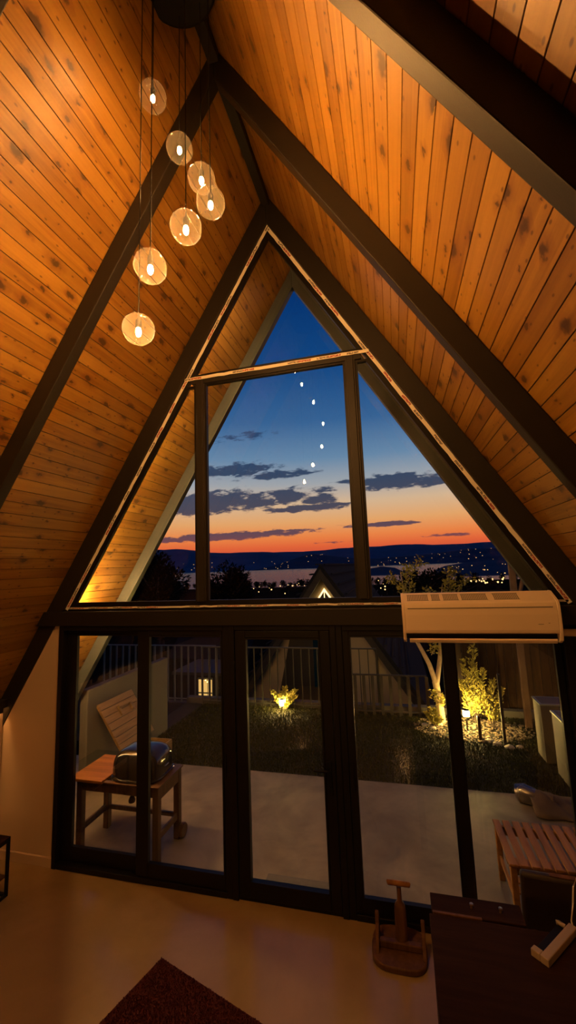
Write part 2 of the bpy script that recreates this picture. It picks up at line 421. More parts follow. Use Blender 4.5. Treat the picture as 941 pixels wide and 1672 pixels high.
# ------------------------------------------------------------------ room shell
LB = -6.0
def build_roof(s, name, label):
    mb = MB(); uvs = []
    nb = int(7.5/PITCH)
    prof = []
    for k in range(nb):
        l0 = k*PITCH
        prof += [(l0+.0006, .006), (l0+.0032, 0.0), (l0+PITCH-.0032, 0.0), (l0+PITCH-.0006, .006)]
    vs = []; fs = []
    for (l, n) in prof:
        x, z = roof(l, n, s); vs += [(x, LB, z), (x, YEAVE, z)]
    for i in range(len(prof)-1):
        q = (2*i, 2*i+1, 2*i+3, 2*i+2); fs.append(q if s < 0 else q[::-1])
    mb.add(vs, fs)
    off = 0 if s < 0 else 300*PITCH
    o = mb.build(name, M['plank'], uvfn=lambda p, po: (p[1], (H-p[2]+0)/CA*1.0 + off))
    # exact slope coordinate
    l = o.data.uv_layers[0]; li = 0
    for po in o.data.polygons:
        for vi in po.vertices:
            l.data[li].uv = (mb.v[vi][1]+(0 if s < 0 else 50), prof[vi//2][0]+off); li += 1
    struct(o, label)
    sl = MB(); pts = [roof(0, .02, s), roof(7.5, .02, s), roof(7.5, .2, s), roof(-.12, .2, s)]
    sl.prism([(p[0], p[1]) for p in pts], LB-.1, YEAVE+.02)
    sl.build('roof_covering', M['tile'], o)
    return o
build_roof(-1, 'ceiling_left', 'left sloping ceiling of knotty orange pine planks')
build_roof(1, 'ceiling_right', 'right sloping ceiling of knotty orange pine planks')

fl = MB().box(-4.0, 4.0, LB, 0.09, -.12, 0).build('floor', M['floor']); struct(fl, 'polished beige concrete floor inside the room')

def a_frame(name, y0, depth, mat, label, zb=0.0):
    """steel portal frame: two sloping legs meeting under the ridge"""
    Hi = H-depth*SN/TA; e = .004
    outer = H-e*SN/TA
    mb = MB()
    for s in (-1, 1):
        poly = [(0, outer), (s*TA*(outer-zb), zb), (s*TA*(Hi-zb), zb), (0, Hi)]
        mb.prism(poly if s > 0 else poly[::-1], y0, y0+FR)
    o = mb.build(name, mat, bevel=.006); struct(o, label); return o
a_frame('trim_1', 0.0, .1726, M['steel'], 'dark steel A-frame around the glazed gable wall')
a_frame('trim_2', -1.2278, .1401, M['steel'], 'dark steel A-frame crossing the middle of the ceiling')
a_frame('trim_3', -2.4139, .1401, M['steel'], 'dark steel A-frame nearest the viewer, crossing the top right')
a_frame('trim_4', 1.080, .1401, M['outsteel'], 'grey steel A-frame outside at the edge of the eaves')
rb = MB()
for a, b in ((LB, -1.2278), (-1.2278+FR, 0)): rb.box(-.038, .038, a, b, H-.150, H-.045)
o = rb.build('trim_5', M['steel'], bevel=.004); struct(o, 'dark steel ridge beam along the peak of the ceiling')
# cross beam under the tall window
bm_ = MB().prism([(-xroof(2.338)+.004, 2.338), (-xroof(2.2)+.004, 2.2), (xroof(2.2)-.004, 2.2), (xroof(2.338)-.004, 2.338)], -.035, .085)
o = bm_.build('trim_6', M['steel'], bevel=.005); struct(o, 'dark steel cross beam between window and glass doors')

# knee walls, back wall, gable wall beside the doors
XK = 2.96
for s, nm, lb in ((-1, 'wall_left', 'low white plaster wall under the left ceiling'), (1, 'wall_right', 'low white plaster wall under the right ceiling')):
    o = MB().box(min(s*XK, s*(XK+.08)), max(s*XK, s*(XK+.08)), LB, -.002, 0, 1.46).build(nm, M['plaster']); struct(o, lb)
    o = MB().box(min(s*(XK-.06), s*(XK+.1)), max(s*(XK-.06), s*(XK+.1)), LB, -.004, 1.40, 1.475).build('trim_7' if s < 0 else 'trim_8', M['steel'], bevel=.004); struct(o, 'dark capping beam on the low side wall')
o = MB().prism([(-3.9, 0), (3.9, 0), (0, H-.02)], LB-.1, LB).build('wall_back', M['darkwall']); struct(o, 'back wall of the room')
for s, nm, lb in ((-1, 'wall_front_left', 'plastered wall strip left of the glass doors'), (1, 'wall_front_right', 'plastered wall strip right of the glass doors')):
    xi = 2.292 if s < 0 else 2.425
    poly = [(s*xi, 0), (s*3.86, 0), (s*(xroof(2.2)-.14), 2.2), (s*xi, 2.2)]
    o = MB().prism(poly if s > 0 else poly[::-1], .01, .083).build(nm, M['plaster']); struct(o, lb)
o = MB().box(-XK, -2.296, -.012, .01, 0, .082).box(-XK, -XK+.012, LB, -.012, 0, .082).build('baseboard_left', M['skirting'], bevel=.003); struct(o, 'pale skirting board left of the glass doors')
o = MB().box(2.43, XK, -.012, .01, 0, .082).build('baseboard_right', M['skirting'], bevel=.003); struct(o, 'pale skirting board right of the glass doors')

# ------------------------------------------------------------------ the gable window above the beam
H0 = H-.1726*SN/TA                    # inner apex of the end frame
def tri_x(z, off): return TA*(H0-z)-off*SN
win = sroot('window_1', (0, .03, 2.34), 'tall triangular gable window in dark metal frames')
ZW = 2.40; FW = .040
def sloped_bar(mb, o0, o1, za, zb, y0, y1):
    for s in (-1, 1):
        ap0, ap1 = H0-o0*SN/TA, H0-o1*SN/TA
        poly = [(0, ap0), (s*tri_x(za, o0), za), (s*tri_x(za, o1), za), (0, ap1)]
        mb.prism(poly if s > 0 else poly[::-1], y0, y1)
fr = MB(); sloped_bar(fr, 0.0, .056, ZW, 0, .032, .075)
fr.box(-tri_x(2.338, 0), tri_x(2.338, 0), .032, .075, 2.338, ZW+.018)
fr.build('window_frame', M['black'], win, bevel=.004)
ZT = 4.600
for nm, x0, x1 in (('mullion', -.797, -.705), ('mullion', .690, .782)):
    MB().box(x0, x1, .02, .080, ZW+.01, ZT-.02).box(x0+.016, x1-.016, .010, .02, ZW+.01, ZT-.02).build(nm, M['steel'], win, bevel=.003)
MB().box(-tri_x(ZT+.03, .05), tri_x(ZT+.03, .05), .018, .080, ZT-.062, ZT+.022).build('transom', M['steel'], win, bevel=.003)
def beads(mb, poly, w, y0, y1):
    """thin glazing bead round the inside of a polygon"""
    n = len(poly); c = Vector((sum(p[0] for p in poly)/n, sum(p[1] for p in poly)/n))
    P = [Vector(p) for p in poly]
    ins = []
    for i in range(n):
        a, b, d = P[i-1], P[i], P[(i+1) % n]
        e1 = (b-a).normalized(); e2 = (d-b).normalized()
        n1 = Vector((-e1.y, e1.x)); n2 = Vector((-e2.y, e2.x))
        if n1.dot(c-b) < 0: n1 = -n1
        if n2.dot(c-b) < 0: n2 = -n2
        bis = (n1+n2); ins.append(b+bis*(w/(1+n1.dot(n2))))
    for i in range(n):
        j = (i+1) % n
        mb.prism([tuple(P[i]), tuple(P[j]), tuple(ins[j]), tuple(ins[i])], y0, y1)
G = .054
panes = [[(-tri_x(ZT+.02, G), ZT+.02), (tri_x(ZT+.02, G), ZT+.02), (0, H0-G*SN/TA)],
         [(-.707, ZW), (.692, ZW), (.692, ZT-.058), (-.707, ZT-.058)],
         [(-tri_x(ZW, G), ZW), (-.795, ZW), (-.795, ZT-.07), (-tri_x(ZT-.07, G), ZT-.07)],
         [(.780, ZW), (tri_x(ZW, G), ZW), (tri_x(ZT-.07, G), ZT-.07), (.780, ZT-.07)]]
for poly in panes:
    b = MB(); beads(b, poly, .022, .030, .066); b.build('glazing_bead', M['black'], win)
    MB().prism(poly, .044, .050).build('glass_pane', M['glass'], win)
# printed protective tape left on the frame edge
def tape(name, a, b, w, y, nrm, parent):
    a, b = Vector(a), Vector(b); d = (b-a); L = d.length; d.normalize(); nr = Vector(nrm).normalized()
    mb = MB(); n = max(2, int(L/.06)); r = random.Random(name+str(L)); vs = []; fs = []
    for i in range(n+1):
        p = a+d*L*i/n; wob = r.uniform(-.0025, .0025)
        for (k, yy) in ((0, y), (1, y)): vs.append((p.x+nr.x*(w*k+wob), yy, p.y+nr.y*(w*k+wob)))
    for i in range(n): fs.append((2*i, 2*i+1, 2*i+3, 2*i+2))
    mb.add(vs, fs)
    uo = r.uniform(0, 30)
    o = mb.build(name, M['tape'], parent)
    l = o.data.uv_layers.new(name='UVMap'); li = 0
    for po in o.data.polygons:
        for vi in po.vertices: l.data[li].uv = (uo+L*(vi//2)/n, vi % 2); li += 1
    sm = o.modifiers.new('thick', 'SOLIDIFY'); sm.thickness = .0015
    return o
tz = H0-.0005
tape('protective_tape', (0, tz), (-tri_x(2.36, 0), 2.36), .032, .027, (CA, -SA), win)
tape('protective_tape', (0, tz), (tri_x(2.36, 0), 2.36), .032, .027, (-CA, -SA), win)
tape('protective_tape', (-tri_x(ZT+.0, .0), ZT+.012), (tri_x(ZT+.0, .0), ZT+.012), .030, .012, (0, -1), win)
tape('protective_tape', (-tri_x(2.36, .02), 2.375), (tri_x(2.36, .02), 2.375), .016, .027, (0, -1), win)

# ------------------------------------------------------------------ glass doors
def pane_frame(mb, x0, x1, z0, z1, gx0, gx1, gz0, gz1, y0, y1):
    mb.box(x0, gx0, y0, y1, z0, z1); mb.box(gx1, x1, y0, y1, z0, z1)
    mb.box(gx0, gx1, y0, y1, z0, gz0); mb.box(gx0, gx1, y0, y1, gz1, z1)
def glass(parent, gx0, gx1, gz0, gz1, y):
    MB().box(gx0-.004, gx1+.004, y-.003, y+.003, gz0-.004, gz1+.004).build('glass_pane', M['glass'], parent)
def bead_rect(parent, gx0, gx1, gz0, gz1, y0, y1):
    b = MB(); beads(b, [(gx0, gz0), (gx1, gz0), (gx1, gz1), (gx0, gz1)], .012, y0, y1); b.build('glazing_bead', M['black'], parent)
# left sliding pair
d1 = sroot('door_1', (-1.4, .03, 0), 'left sliding glass door pair in black frames')
fm = MB().box(-2.292, -2.245, -.02, .10, 0, 2.2).box(-.53, -.475, -.012, .10, 0, 2.2).box(-2.245, -.53, -.015, .10, 2.155, 2.2).box(-2.245, -.53, -.015, .10, 0, .045)
fm.build('outer_frame', M['black'], d1, bevel=.004)
p = MB(); pane_frame(p, -2.245, -1.335, .045, 2.155, -2.135, -1.408, .165, 2.108, .045, .085); p.build('sliding_panel', M['black'], d1, bevel=.004)
bead_rect(d1, -2.135, -1.408, .165, 2.108, .038, .07); glass(d1, -2.135, -1.408, .165, 2.108, .066)
p = MB(); pane_frame(p, -1.408, -.53, .045, 2.155, -1.292, -.548, .155, 2.108, .0, .04); p.build('sliding_panel', M['black'], d1, bevel=.004)
bead_rect(d1, -1.292, -.548, .155, 2.108, -.006, .03); glass(d1, -1.292, -.548, .155, 2.108, .022)
MB().box(-.545+.012, -.515, -.02, -.008, .92, 1.12).build('pull_handle', M['matteblack'], d1, bevel=.003)
# hinged door
d2 = sroot('door_2', (0, .03, 0), 'hinged glass door in the middle with lever handle')
fm = MB().box(-.475, -.425, -.018, .10, 0, 2.2).box(.432, .482, -.018, .10, 0, 2.2).box(-.425, .432, -.018, .10, 2.158, 2.2).box(-.425, .432, .0, .10, 0, .03)
fm.build('outer_frame', M['black'], d2, bevel=.004)
p = MB(); pane_frame(p, -.42, .427, .032, 2.155, -.327, .343, .145, 2.092, -.012, .05); p.build('door_leaf', M['black'], d2, bevel=.005)
bead_rect(d2, -.327, .343, .145, 2.092, -.018, .03); glass(d2, -.327, .343, .145, 2.092, .02)
hd = MB().box(.365, .398, -.024, -.012, .87, 1.13); plate = hd.build('handle_plate', M['matteblack'], d2, bevel=.004)
lv = MB().tube([(.381, -.02, 1.072), (.381, -.062, 1.072), (.372, -.068, 1.072), (.262, -.068, 1.070)], .009, 10); lv.build('door_handle', M['brass'] if False else M['matteblack'], d2, smooth=True)
MB().tube([(.381, -.012, .93), (.381, -.032, .93)], .012, 12).build('lock_cylinder', M['matteblack'], d2, smooth=True)
hg = MB()
for z in (.35, 1.1, 1.85): hg.tube([(-.424, -.022, z-.045), (-.424, -.022, z+.045)], .009, 8)
hg.build('hinge', M['matteblack'], d2, smooth=True)
# right sliding pair
d3 = sroot('door_3', (1.35, .03, 0), 'right sliding glass door pair in black frames')
fm = MB().box(.482, .535, -.012, .10, 0, 2.2).box(2.165, 2.23, -.02, .10, 0, 2.2).box(2.23, 2.425, -.008, .09, 0, 2.2).box(.535, 2.165, -.015, .10, 2.155, 2.2).box(.535, 2.165, -.015, .10, 0, .045)
fm.build('outer_frame', M['black'], d3, bevel=.004)
p = MB(); pane_frame(p, .535, 1.408, .045, 2.155, .588, 1.325, .150, 2.112, .0, .04); p.build('sliding_panel', M['black'], d3, bevel=.004)
bead_rect(d3, .588, 1.325, .150, 2.112, -.006, .03); glass(d3, .588, 1.325, .150, 2.112, .022)
p = MB(); pane_frame(p, 1.34, 2.165, .045, 2.155, 1.408, 2.128, .160, 2.112, .045, .085); p.build('sliding_panel', M['black'], d3, bevel=.004)
bead_rect(d3, 1.408, 2.128, .160, 2.112, .038, .07); glass(d3, 1.408, 2.128, .160, 2.112, .066)
MB().box(.545, .575, -.02, -.008, .92, 1.12).build('pull_handle', M['matteblack'], d3, bevel=.003)

# ------------------------------------------------------------------ pendants
CX, CY, CZ = 0.0, -1.78, 6.135
cn = thing('ceiling_canopy', 'black round ceiling canopy under the ridge that the pendant cords drop from', 'ceiling canopy', (CX, CY, CZ))
MB().lathe([(.0, 0), (.235, 0), (.25, .012), (.25, .05), (.235, .062), (0, .062)], (CX, CY, CZ), 48).build('canopy_disc', M['matteblack'], cn, smooth=True)
MB().tube([(CX, CY, CZ+.06), (CX, CY, H-.145)], .02, 12).build('mounting_stem', M['matteblack'], cn, smooth=True)
pend = [((-.17, -1.72, 5.430), 'highest of the seven, level with the middle A-frame apex'), ((-.06, -1.61, 5.170), 'second highest of the seven, in front of the A-frame leg'),
        ((.09, -1.63, 4.900), 'third highest of the seven, overlapped by the globe below it'), ((.19, -1.73, 4.620), 'fourth highest of the seven and farthest right'),
        ((.13, -1.89, 4.350), 'fifth highest of the seven, under the overlapping pair'), ((-.02, -1.96, 4.120), 'second lowest of the seven, hanging straight above the lowest'),
        ((-.136, -1.88, 3.870), 'lowest of the seven pendants')]
proto = None
RG = .0775
for (bx, by, bz), lb in pend:
    if proto is None:
        gz = .026           # globe centre above the bulb centre
        r = thing('pendant_lamp', '', 'pendant lamp', (bx, by, bz), 'clear globe pendants on long cords')
        c0 = Vector((bx, by, bz))
        mb = MB(); mb.lathe([(RG*math.cos(a)*1.0, RG*math.sin(a)) for a in [math.radians(-90+180*i/28) for i in range(28)]]+[(.016, RG*.985)], (bx, by, bz+gz*.6), 40)
        # open neck: drop the cap face
        mb.f = [q for q in mb.f if len(q) == 4]
        mb.build('glass_globe', M['globe'], r, smooth=True)
        MB().ball((bx, by, bz), .0128, 16, (1, 1, 1.95)).build('bulb', BULBS[0], r, smooth=True)
        sk = MB().lathe([(0, .019), (.011, .019), (.0145, .025), (.0145, .060), (.011, .068), (.006, .080), (.004, .100), (0, .100)], (bx, by, bz), 18)
        sk.build('lamp_socket', M['matteblack'], r, smooth=True)
        proto = r
    else:
        r = copy_tree(proto); r.location = (bx, by, bz)
    for c in r.children:
        if c.name.startswith('bulb'):
            c.material_slots[0].link = 'OBJECT'; c.material_slots[0].material = BULBS[pend.index(((bx, by, bz), lb))]
    tag(r, 'clear glass globe pendant, '+lb)
    MB().tube([(bx, by, bz+.096), (bx, by, CZ+.004)], .0026, 6).build('cord', M['matteblack'], r, smooth=True)

# ------------------------------------------------------------------ air conditioner
ac = thing('air_conditioner', 'white split air conditioner indoor unit mounted on the cross beam over the right glass door', 'air conditioner', (1.57, -.035, 2.12))
prof = [(-.036, 2.452), (-.066, 2.450), (-.190, 2.392), (-.203, 2.378), (-.209, 2.355), (-.213, 2.30), (-.213, 2.19), (-.207, 2.165), (-.15, 2.155), (-.036, 2.150)]
MB().prism(prof, 1.052, 2.088, 'x').build('casing', M['white_plastic'], ac, bevel=.006)
for s, x0, x1 in ((-1, 1.032, 1.054), (1, 2.086, 2.108)):
    MB().prism([(-.036, 2.454), (-.066, 2.452), (-.191, 2.394), (-.205, 2.379), (-.211, 2.355), (-.214, 2.30), (-.214, 2.17), (-.200, 2.115), (-.16, 2.095), (-.036, 2.095)], x0, x1, 'x').build('end_cap', M['white_plastic'], ac, bevel=.005)
MB().prism([(-.036, 2.150), (-.150, 2.155), (-.150, 2.12), (-.036, 2.100)], 1.054, 2.086, 'x').build('air_outlet', M['matteblack'], ac)
MB().prism([(-.208, 2.130), (-.214, 2.118), (-.205, 2.098), (-.150, 2.092), (-.150, 2.102), (-.198, 2.108)], 1.075, 2.065, 'x').build('louver', M['white_plastic'], ac, bevel=.002)
for x0, x1 in ((1.08, 1.24), (1.26, 1.33), (1.345, 1.46), (1.475, 1.66), (1.70, 1.88)):
    n = int((x1-x0)/.012)
    Mg = Matrix.Translation((0, -.128, 2.421)) @ Matrix.Rotation(math.atan2(.058, .124), 4, 'X')
    g = MB().box(x0-.004, x0+n*.012, -.046, -.042, -.001, .002, Mg).box(x0-.004, x0+n*.012, .042, .046, -.001, .002, Mg)
    for i in range(n): g.box(x0+i*.012, x0+i*.012+.008, -.043, .043, -.001, .002, Mg)
    g.build('top_grille', M['grey_plastic'], ac)

MB().prism([(-.2085, 2.352), (-.2105, 2.352), (-.2115, 2.344), (-.2095, 2.344)], 1.075, 2.06, 'x').build('panel_seam', M['grey_plastic'], ac)
MB().box(1.955, 1.99, -.2142, -.2125, 2.228, 2.232).build('front_mark', M['grey_plastic'], ac)
MB().box(2.02, 2.03, -.2142, -.2125, 2.236, 2.240).build('indicator', M['grey_plastic'], ac)
MB().tube([(2.085, -.09, 2.15), (2.15, -.09, 2.155), (2.35, -.08, 2.150), (2.60, -.08, 2.145)], .026, 12).build('pipe_cover', M['white_plastic'], ac, smooth=True)

# ------------------------------------------------------------------ rug
rc = Vector((-.776, -.604)); e1 = Vector((.957, -.291)).normalized(); e2 = Vector((-e1.y, e1.x))*-1
if e2.y > 0: e2 = -e2
rug = thing('rug', 'dark red pile rug lying cornerwise on the concrete floor', 'rug', (rc.x+e1.x*.7+e2.x*1.0, rc.y+e1.y*.7+e2.y*1.0, 0))
P4 = [rc, rc+e1*1.5, rc+e1*1.5+e2*2.0, rc+e2*2.0]
M['rug'] = simple('dark_red_pile', (.075, .007, .004), .95, 0, .5, 40, .5, 220)
MB().prism([tuple(q) for q in P4], 0.0005, .010, 'z').build('backing', M['rug'], rug)
pl = MB(); rr = random.Random(3)
for i in range(26000):
    a, b = rr.uniform(0.004, 1.496), rr.uniform(.004, .95)
    q = rc+e1*a+e2*b; pl.leaf((q.x, q.y, .009), (rr.uniform(-.5, .5), rr.uniform(-.5, .5), 1), (rr.uniform(-1, 1), rr.uniform(-1, 1), .1), rr.uniform(.008, .014), .007)
tag(pl.build('pile', M['rug'], rug), kind='stuff')

# ------------------------------------------------------------------ side rack at the left edge
rk = thing('shelf_rack', 'small black metal rack with wooden shelves by the low left wall', 'shelf', (-2.62, -.75, 0))
f = MB()
for x in (-2.88, -2.424):
    for y in (-.36, -1.15): f.box(x, x+.022, y-.022, y, 0, .45)
for z in (0.0, .428):
    for x in (-2.88, -2.424): f.box(x, x+.022, -1.15, -.36, z, z+.022)
    for y in (-.382, -1.15): f.box(-2.88, -2.424, y, y+.022, z, z+.022)
f.build('metal_frame', M['matteblack'], rk, bevel=.002)
MB().box(-2.88, -2.402, -1.172, -.36, .451, .466).build('top_board', M['deskwood'], rk, bevel=.002)
MB().box(-2.86, -2.42, -1.14, -.37, .15, .165).build('shelf_board', M['brownwood'], rk, bevel=.002)
bxk = thing('wooden_box', 'brown wooden box standing on the middle shelf of the black rack', 'box', (-2.62, -.7, .165))
b = MB(); b.box(-2.80, -2.45, -1.0, -.42, .1655, .18)
for x in (-2.80, -2.462): b.box(x, x+.012, -1.0, -.42, .18, .34)
for y in (-1.0, -.432): b.box(-2.788, -2.462, y, y+.012, .18, .34)
b.build('box_body', M['brownwood'], bxk, bevel=.002)
MB().tube([(-2.448, -.60, .30), (-2.440, -.60, .305), (-2.440, -.72, .305), (-2.448, -.72, .30)], .006, 8).build('handle', M['brass'], bxk, smooth=True)

# ------------------------------------------------------------------ desk and things on it
dk = thing('desk', 'dark brown wooden desk in the lower right corner', 'desk', (1.6, -1.2, 0))
MB().box(1.055, 2.15, -1.75, -.855, .725, .75).build('desktop', M['deskwood'], dk, bevel=.004)
lf = MB().box(1.07, 1.553, -.840, -.700, .728, .750).build('rear_leaf', M['deskwood'], dk, bevel=.004)
MB().box(1.075, 1.33, -.853, -.838, .744, .756).build('edge_strip', M['redwood'], dk, bevel=.002)
for x, m_ in ((1.29, M['brass']), (1.44, M['brass'])):
    MB().lathe([(0, 0), (.007, 0), (.006, .008), (.011, .014), (.010, .022), (0, .024)], (x, -.775, .7505), 14).build('knob', m_, dk, smooth=True)
for x in (1.06, 2.08):
    for y in (-1.72, -.92): MB().box(x, x+.06, y, y+.06, 0, .725).build('leg', M['deskwood'], dk, bevel=.004)
MB().box(1.06, 1.085, -1.66, -.92, .28, .725).build('side_panel', M['deskwood'], dk, bevel=.003)
MB().box(1.12, 2.08, -.90, -.88, .52, .725).build('back_panel', M['deskwood'], dk, bevel=.003)
for x in (1.075, 1.52): MB().box(x, x+.025, -.86, -.72, .62, .728).build('leaf_bracket', M['deskwood'], dk)
ch = thing('chair', 'dark brown upholstered chair tucked behind the desk, only its backrest showing', 'chair', (1.82, -.75, 0))
Mb = Matrix.Translation((1.83, -.60, .86)) @ Matrix.Rotation(math.radians(9), 4, 'X') @ Matrix.Rotation(math.radians(-3), 4, 'Z')
MB().box(-.235, .235, -.025, .025, -.40, .0, Mb).build('backrest', M['leather'], ch, bevel=.018, seg=3, smooth=True)
MB().box(-.08, .16, -.012, .012, .0, .006, Mb).build('top_trim', M['redwood'], ch)
MB().box(1.60, 2.06, -1.05, -.68, .42, .47).build('seat', M['leather'], ch, bevel=.015, seg=3, smooth=True)
for x in (1.62, 2.01):
    for y in (-1.02, -.70): MB().tube([(x+.015, y+.015, .425), (x+.015, y+.015, 0)], .017, 10, .012).build('leg', M['deskwood'], ch, smooth=True)
    MB().tube([(x+.015, -.685, .46), (x+.012, -.655, .60)], .014, 10).build('back_post', M['deskwood'], ch, smooth=True)
# white tray-like dock with cable
wd = thing('charging_dock', 'white L-shaped charging dock with a cable lying on the dark desk', 'charger', (1.65, -.95, .75))
ang = math.atan2(-.828+1.06, 1.757-1.548)
Md = Matrix.Translation((1.672, -.945, .7505)) @ Matrix.Rotation(ang, 4, 'Z')
MB().box(-.155, .155, -.022, .018, 0, .034, Md).box(-.155, -.120, .018, .062, 0, .034, Md).build('dock_body', M['dock'], wd, bevel=.004)
MB().box(-.120, .145, .018, .060, 0, .016, Md).build('dark_slot', M['matteblack'], wd, bevel=.002)
MB().tube([tuple(Md @ Vector(q)) for q in ((.120, .02, .026), (.120, .052, .026), (.112, .062, .026))], .011, 10).build('hook_tab', M['dock'], wd, smooth=True)
MB().tube([tuple(Md @ Vector((.152, 0, .02))), (1.775, -.82, .79), (1.80, -.79, .86), (1.815, -.775, .93), (1.85, -.76, .99), (1.93, -.78, 1.02), (2.03, -.84, .98), (2.10, -.92, .86), (2.13, -1.0, .757), (2.12, -1.25, .755)], .0045, 8).build('cable', M['cable'], wd, smooth=True)

# ------------------------------------------------------------------ wooden stand with T handle on the floor
st = thing('wooden_stand', 'reddish wooden stand with rounded base, post and T-shaped handle, on the floor by the desk', 'wooden stand', (.85, -.20, 0))
bp = []
for i in range(40):
    a = 2*math.pi*i/40; ca, sa = math.cos(a), math.sin(a); e = .62
    bp.append((.848+.188*math.copysign(abs(ca)**e, ca), -.205+.172*math.copysign(abs(sa)**e, sa)))
MB().prism(bp, 0, .038, 'z').build('base_board', M['redwood'], st, bevel=.008, smooth=True)
MB().lathe([(0, .038), (.044, .038), (.043, .10), (.040, .26), (.038, .28), (.030, .300), (.019, .308), (.016, .318), (.016, .405), (0, .405)], (.870, -.19, 0), 24).build('post', M['redwood'], st, smooth=True)
MB().tube([(.790, -.19, .423), (.795, -.19, .425), (.945, -.19, .425), (.950, -.19, .423)], [.012, .0165, .0165, .012], 14).build('t_handle', M['bench'], st, smooth=True)
for x, h in ((.690, .215), (1.004, .20)):
    MB().prism([(-.30, .038), (-.135, .038), (-.150, h-.03), (-.165, h), (-.185, h-.01), (-.20, h-.06)], x, x+.026, 'x').build('upright', M['redwood'], st, bevel=.005)
MB().box(.716, 1.004, -.245, -.205, .040, .082).build('crossbar', M['redwood'], st, bevel=.006)

# ------------------------------------------------------------------ added fill lamps on the back wall, mezzanine, left light strip
for x in (-1.3, .9):  # both lamps are added fill for the lower room, out of view
    w = thing('wall_lamp', 'added fill lamp, a small round white globe on the back wall, %s one' % ('left' if x < 0 else 'right'), 'fill lamp', (x, LB, 1.42), 'added fill lamps on the back wall')
    MB().lathe([(0, 0), (.05, 0), (.05, .02), (0, .02)], (0, 0, 0), 20, Matrix.Translation((x, LB+.001, 1.42)) @ Matrix.Rotation(math.radians(-90), 4, 'X')).build('wall_plate', M['brass'], w, smooth=True)
    MB().tube([(x, LB+.02, 1.42), (x, LB+.075, 1.42)], .012, 8).build('arm', M['brass'], w, smooth=True)
    MB().ball((x, LB+.15, 1.42), .08, 18).build('fill_globe', M['filllamp'], w, smooth=True)
ml = sroot('trim_9', (1.0, -4.8, 2.2), 'mezzanine floor behind the viewer')
MB().box(-2.5, 2.5, LB, -3.47, 2.12, 2.28).build('mezzanine_floor', M['darkwall'], ml)
le = thing('led_strip', 'warm light strip under the capping beam of the low left wall', 'light strip', (-2.93, -1.6, 1.392))
MB().box(-2.952, -2.934, -3.2, -.03, 1.388, 1.399).build('strip_profile', M['grey_plastic'], le)
MB().box(-2.931, -2.928, -3.2, -.03, 1.350, 1.399).build('front_lip', M['steel'], le)  # lip added to keep the strip's mirror image out of the door glass
MB().box(-2.950, -2.936, -3.19, -.04, 1.384, 1.3879).build('lit_diffuser', M['ledstrip'], le)
# ------------------------------------------------------------------ outside: patio, lawn, boundaries
o = MB().box(-4.4, 4.4, .09, 2.085, -.14, 0).build('patio', M['patio']); struct(o, 'grey concrete patio outside the glass doors')
o = MB().box(-3.4, 4.6, 2.085, 4.62, -.2, -.012).build('lawn_ground', M['soil']); struct(o, 'dark lawn ground beyond the patio')
gr = MB(); rr = random.Random(11)
for i in range(60000):
    x, y = rr.uniform(-3.0, 3.2), rr.uniform(2.09, 4.6)
    h = rr.uniform(.022, .05); w = rr.uniform(.006, .011)
    if (x-2.05)**2/.8+(y-4.0)**2/.5 < .55: continue
    a = rr.uniform(0, 6.28)
    gr.leaf((x, y, -.014), (math.cos(a)*.45, math.sin(a)*.45, 1), (math.cos(a), math.sin(a), -.3), h, w)
tag(gr.build('grass', M['grass']), 'short dark green lawn grass between patio and fence', 'grass', kind='stuff')
o = MB().box(-3.4, 4.6, 4.62, 4.78, -1.5, .10).build('garden_kerb', M['boundary'], bevel=.01); struct(o, 'low grey kerb along the far edge of the lawn')
o = MB().box(-3.12, -3.0, 1.25, 3.22, -.2, 1.20).build('boundary_wall', M['boundary'], bevel=.015); struct(o, 'grey rendered side wall left of the patio')
mt = MB().box(-.275, .34, .175, .315, 0.0005, .012)
tag(mt.build('door_mat', simple('dark_mat', (.11, .105, .10), .9, 0, .2, 30, .4, 200), at=(0, .25, 0), bevel=.003), 'thin grey door mat on the patio outside the hinged door', 'door mat')

# warm spot on the outside of the beam, aimed along the soffit
sc = thing('wall_light', 'small black wall light shining on the soffit outside, behind the left end of the beam', 'wall light', (-2.36, .20, 2.30))
MB().lathe([(0, 0), (.016, 0), (.018, .02), (.014, .03), (0, .03)], (-2.34, .30, 2.265), 16).build('lamp_socket', M['matteblack'], sc, smooth=True)
MB().tube([(-2.34, .086, 2.25), (-2.34, .22, 2.25), (-2.34, .30, 2.268)], .009, 8).build('bracket', M['matteblack'], sc, smooth=True)
MB().ball((-2.34, .30, 2.325), .034, 12).build('bulb', M['sconce'], sc, smooth=True)

sl = thing('soffit_light_strip', 'warm light strip behind the left leg of the end A-frame, washing the outdoor pine soffit', 'light strip', (-1.6, .10, 3.8))
def along(z, off): return (-(TA*(H-z)-off*SN), z)
a0, a1, b0, b1 = along(1.3, .125), along(5.7, .125), along(1.3, .155), along(5.7, .155)
MB().prism([a0, b0, b1, a1], .0862, .090).build('strip_profile', M['grey_plastic'], sl)
q0, q1 = along(1.35, .14), along(5.65, .14)
MB().tube([(q0[0], .099, q0[1]), (q1[0], .099, q1[1])], .0065, 8).build('lit_tube', M['soffitled'], sl, smooth=True)
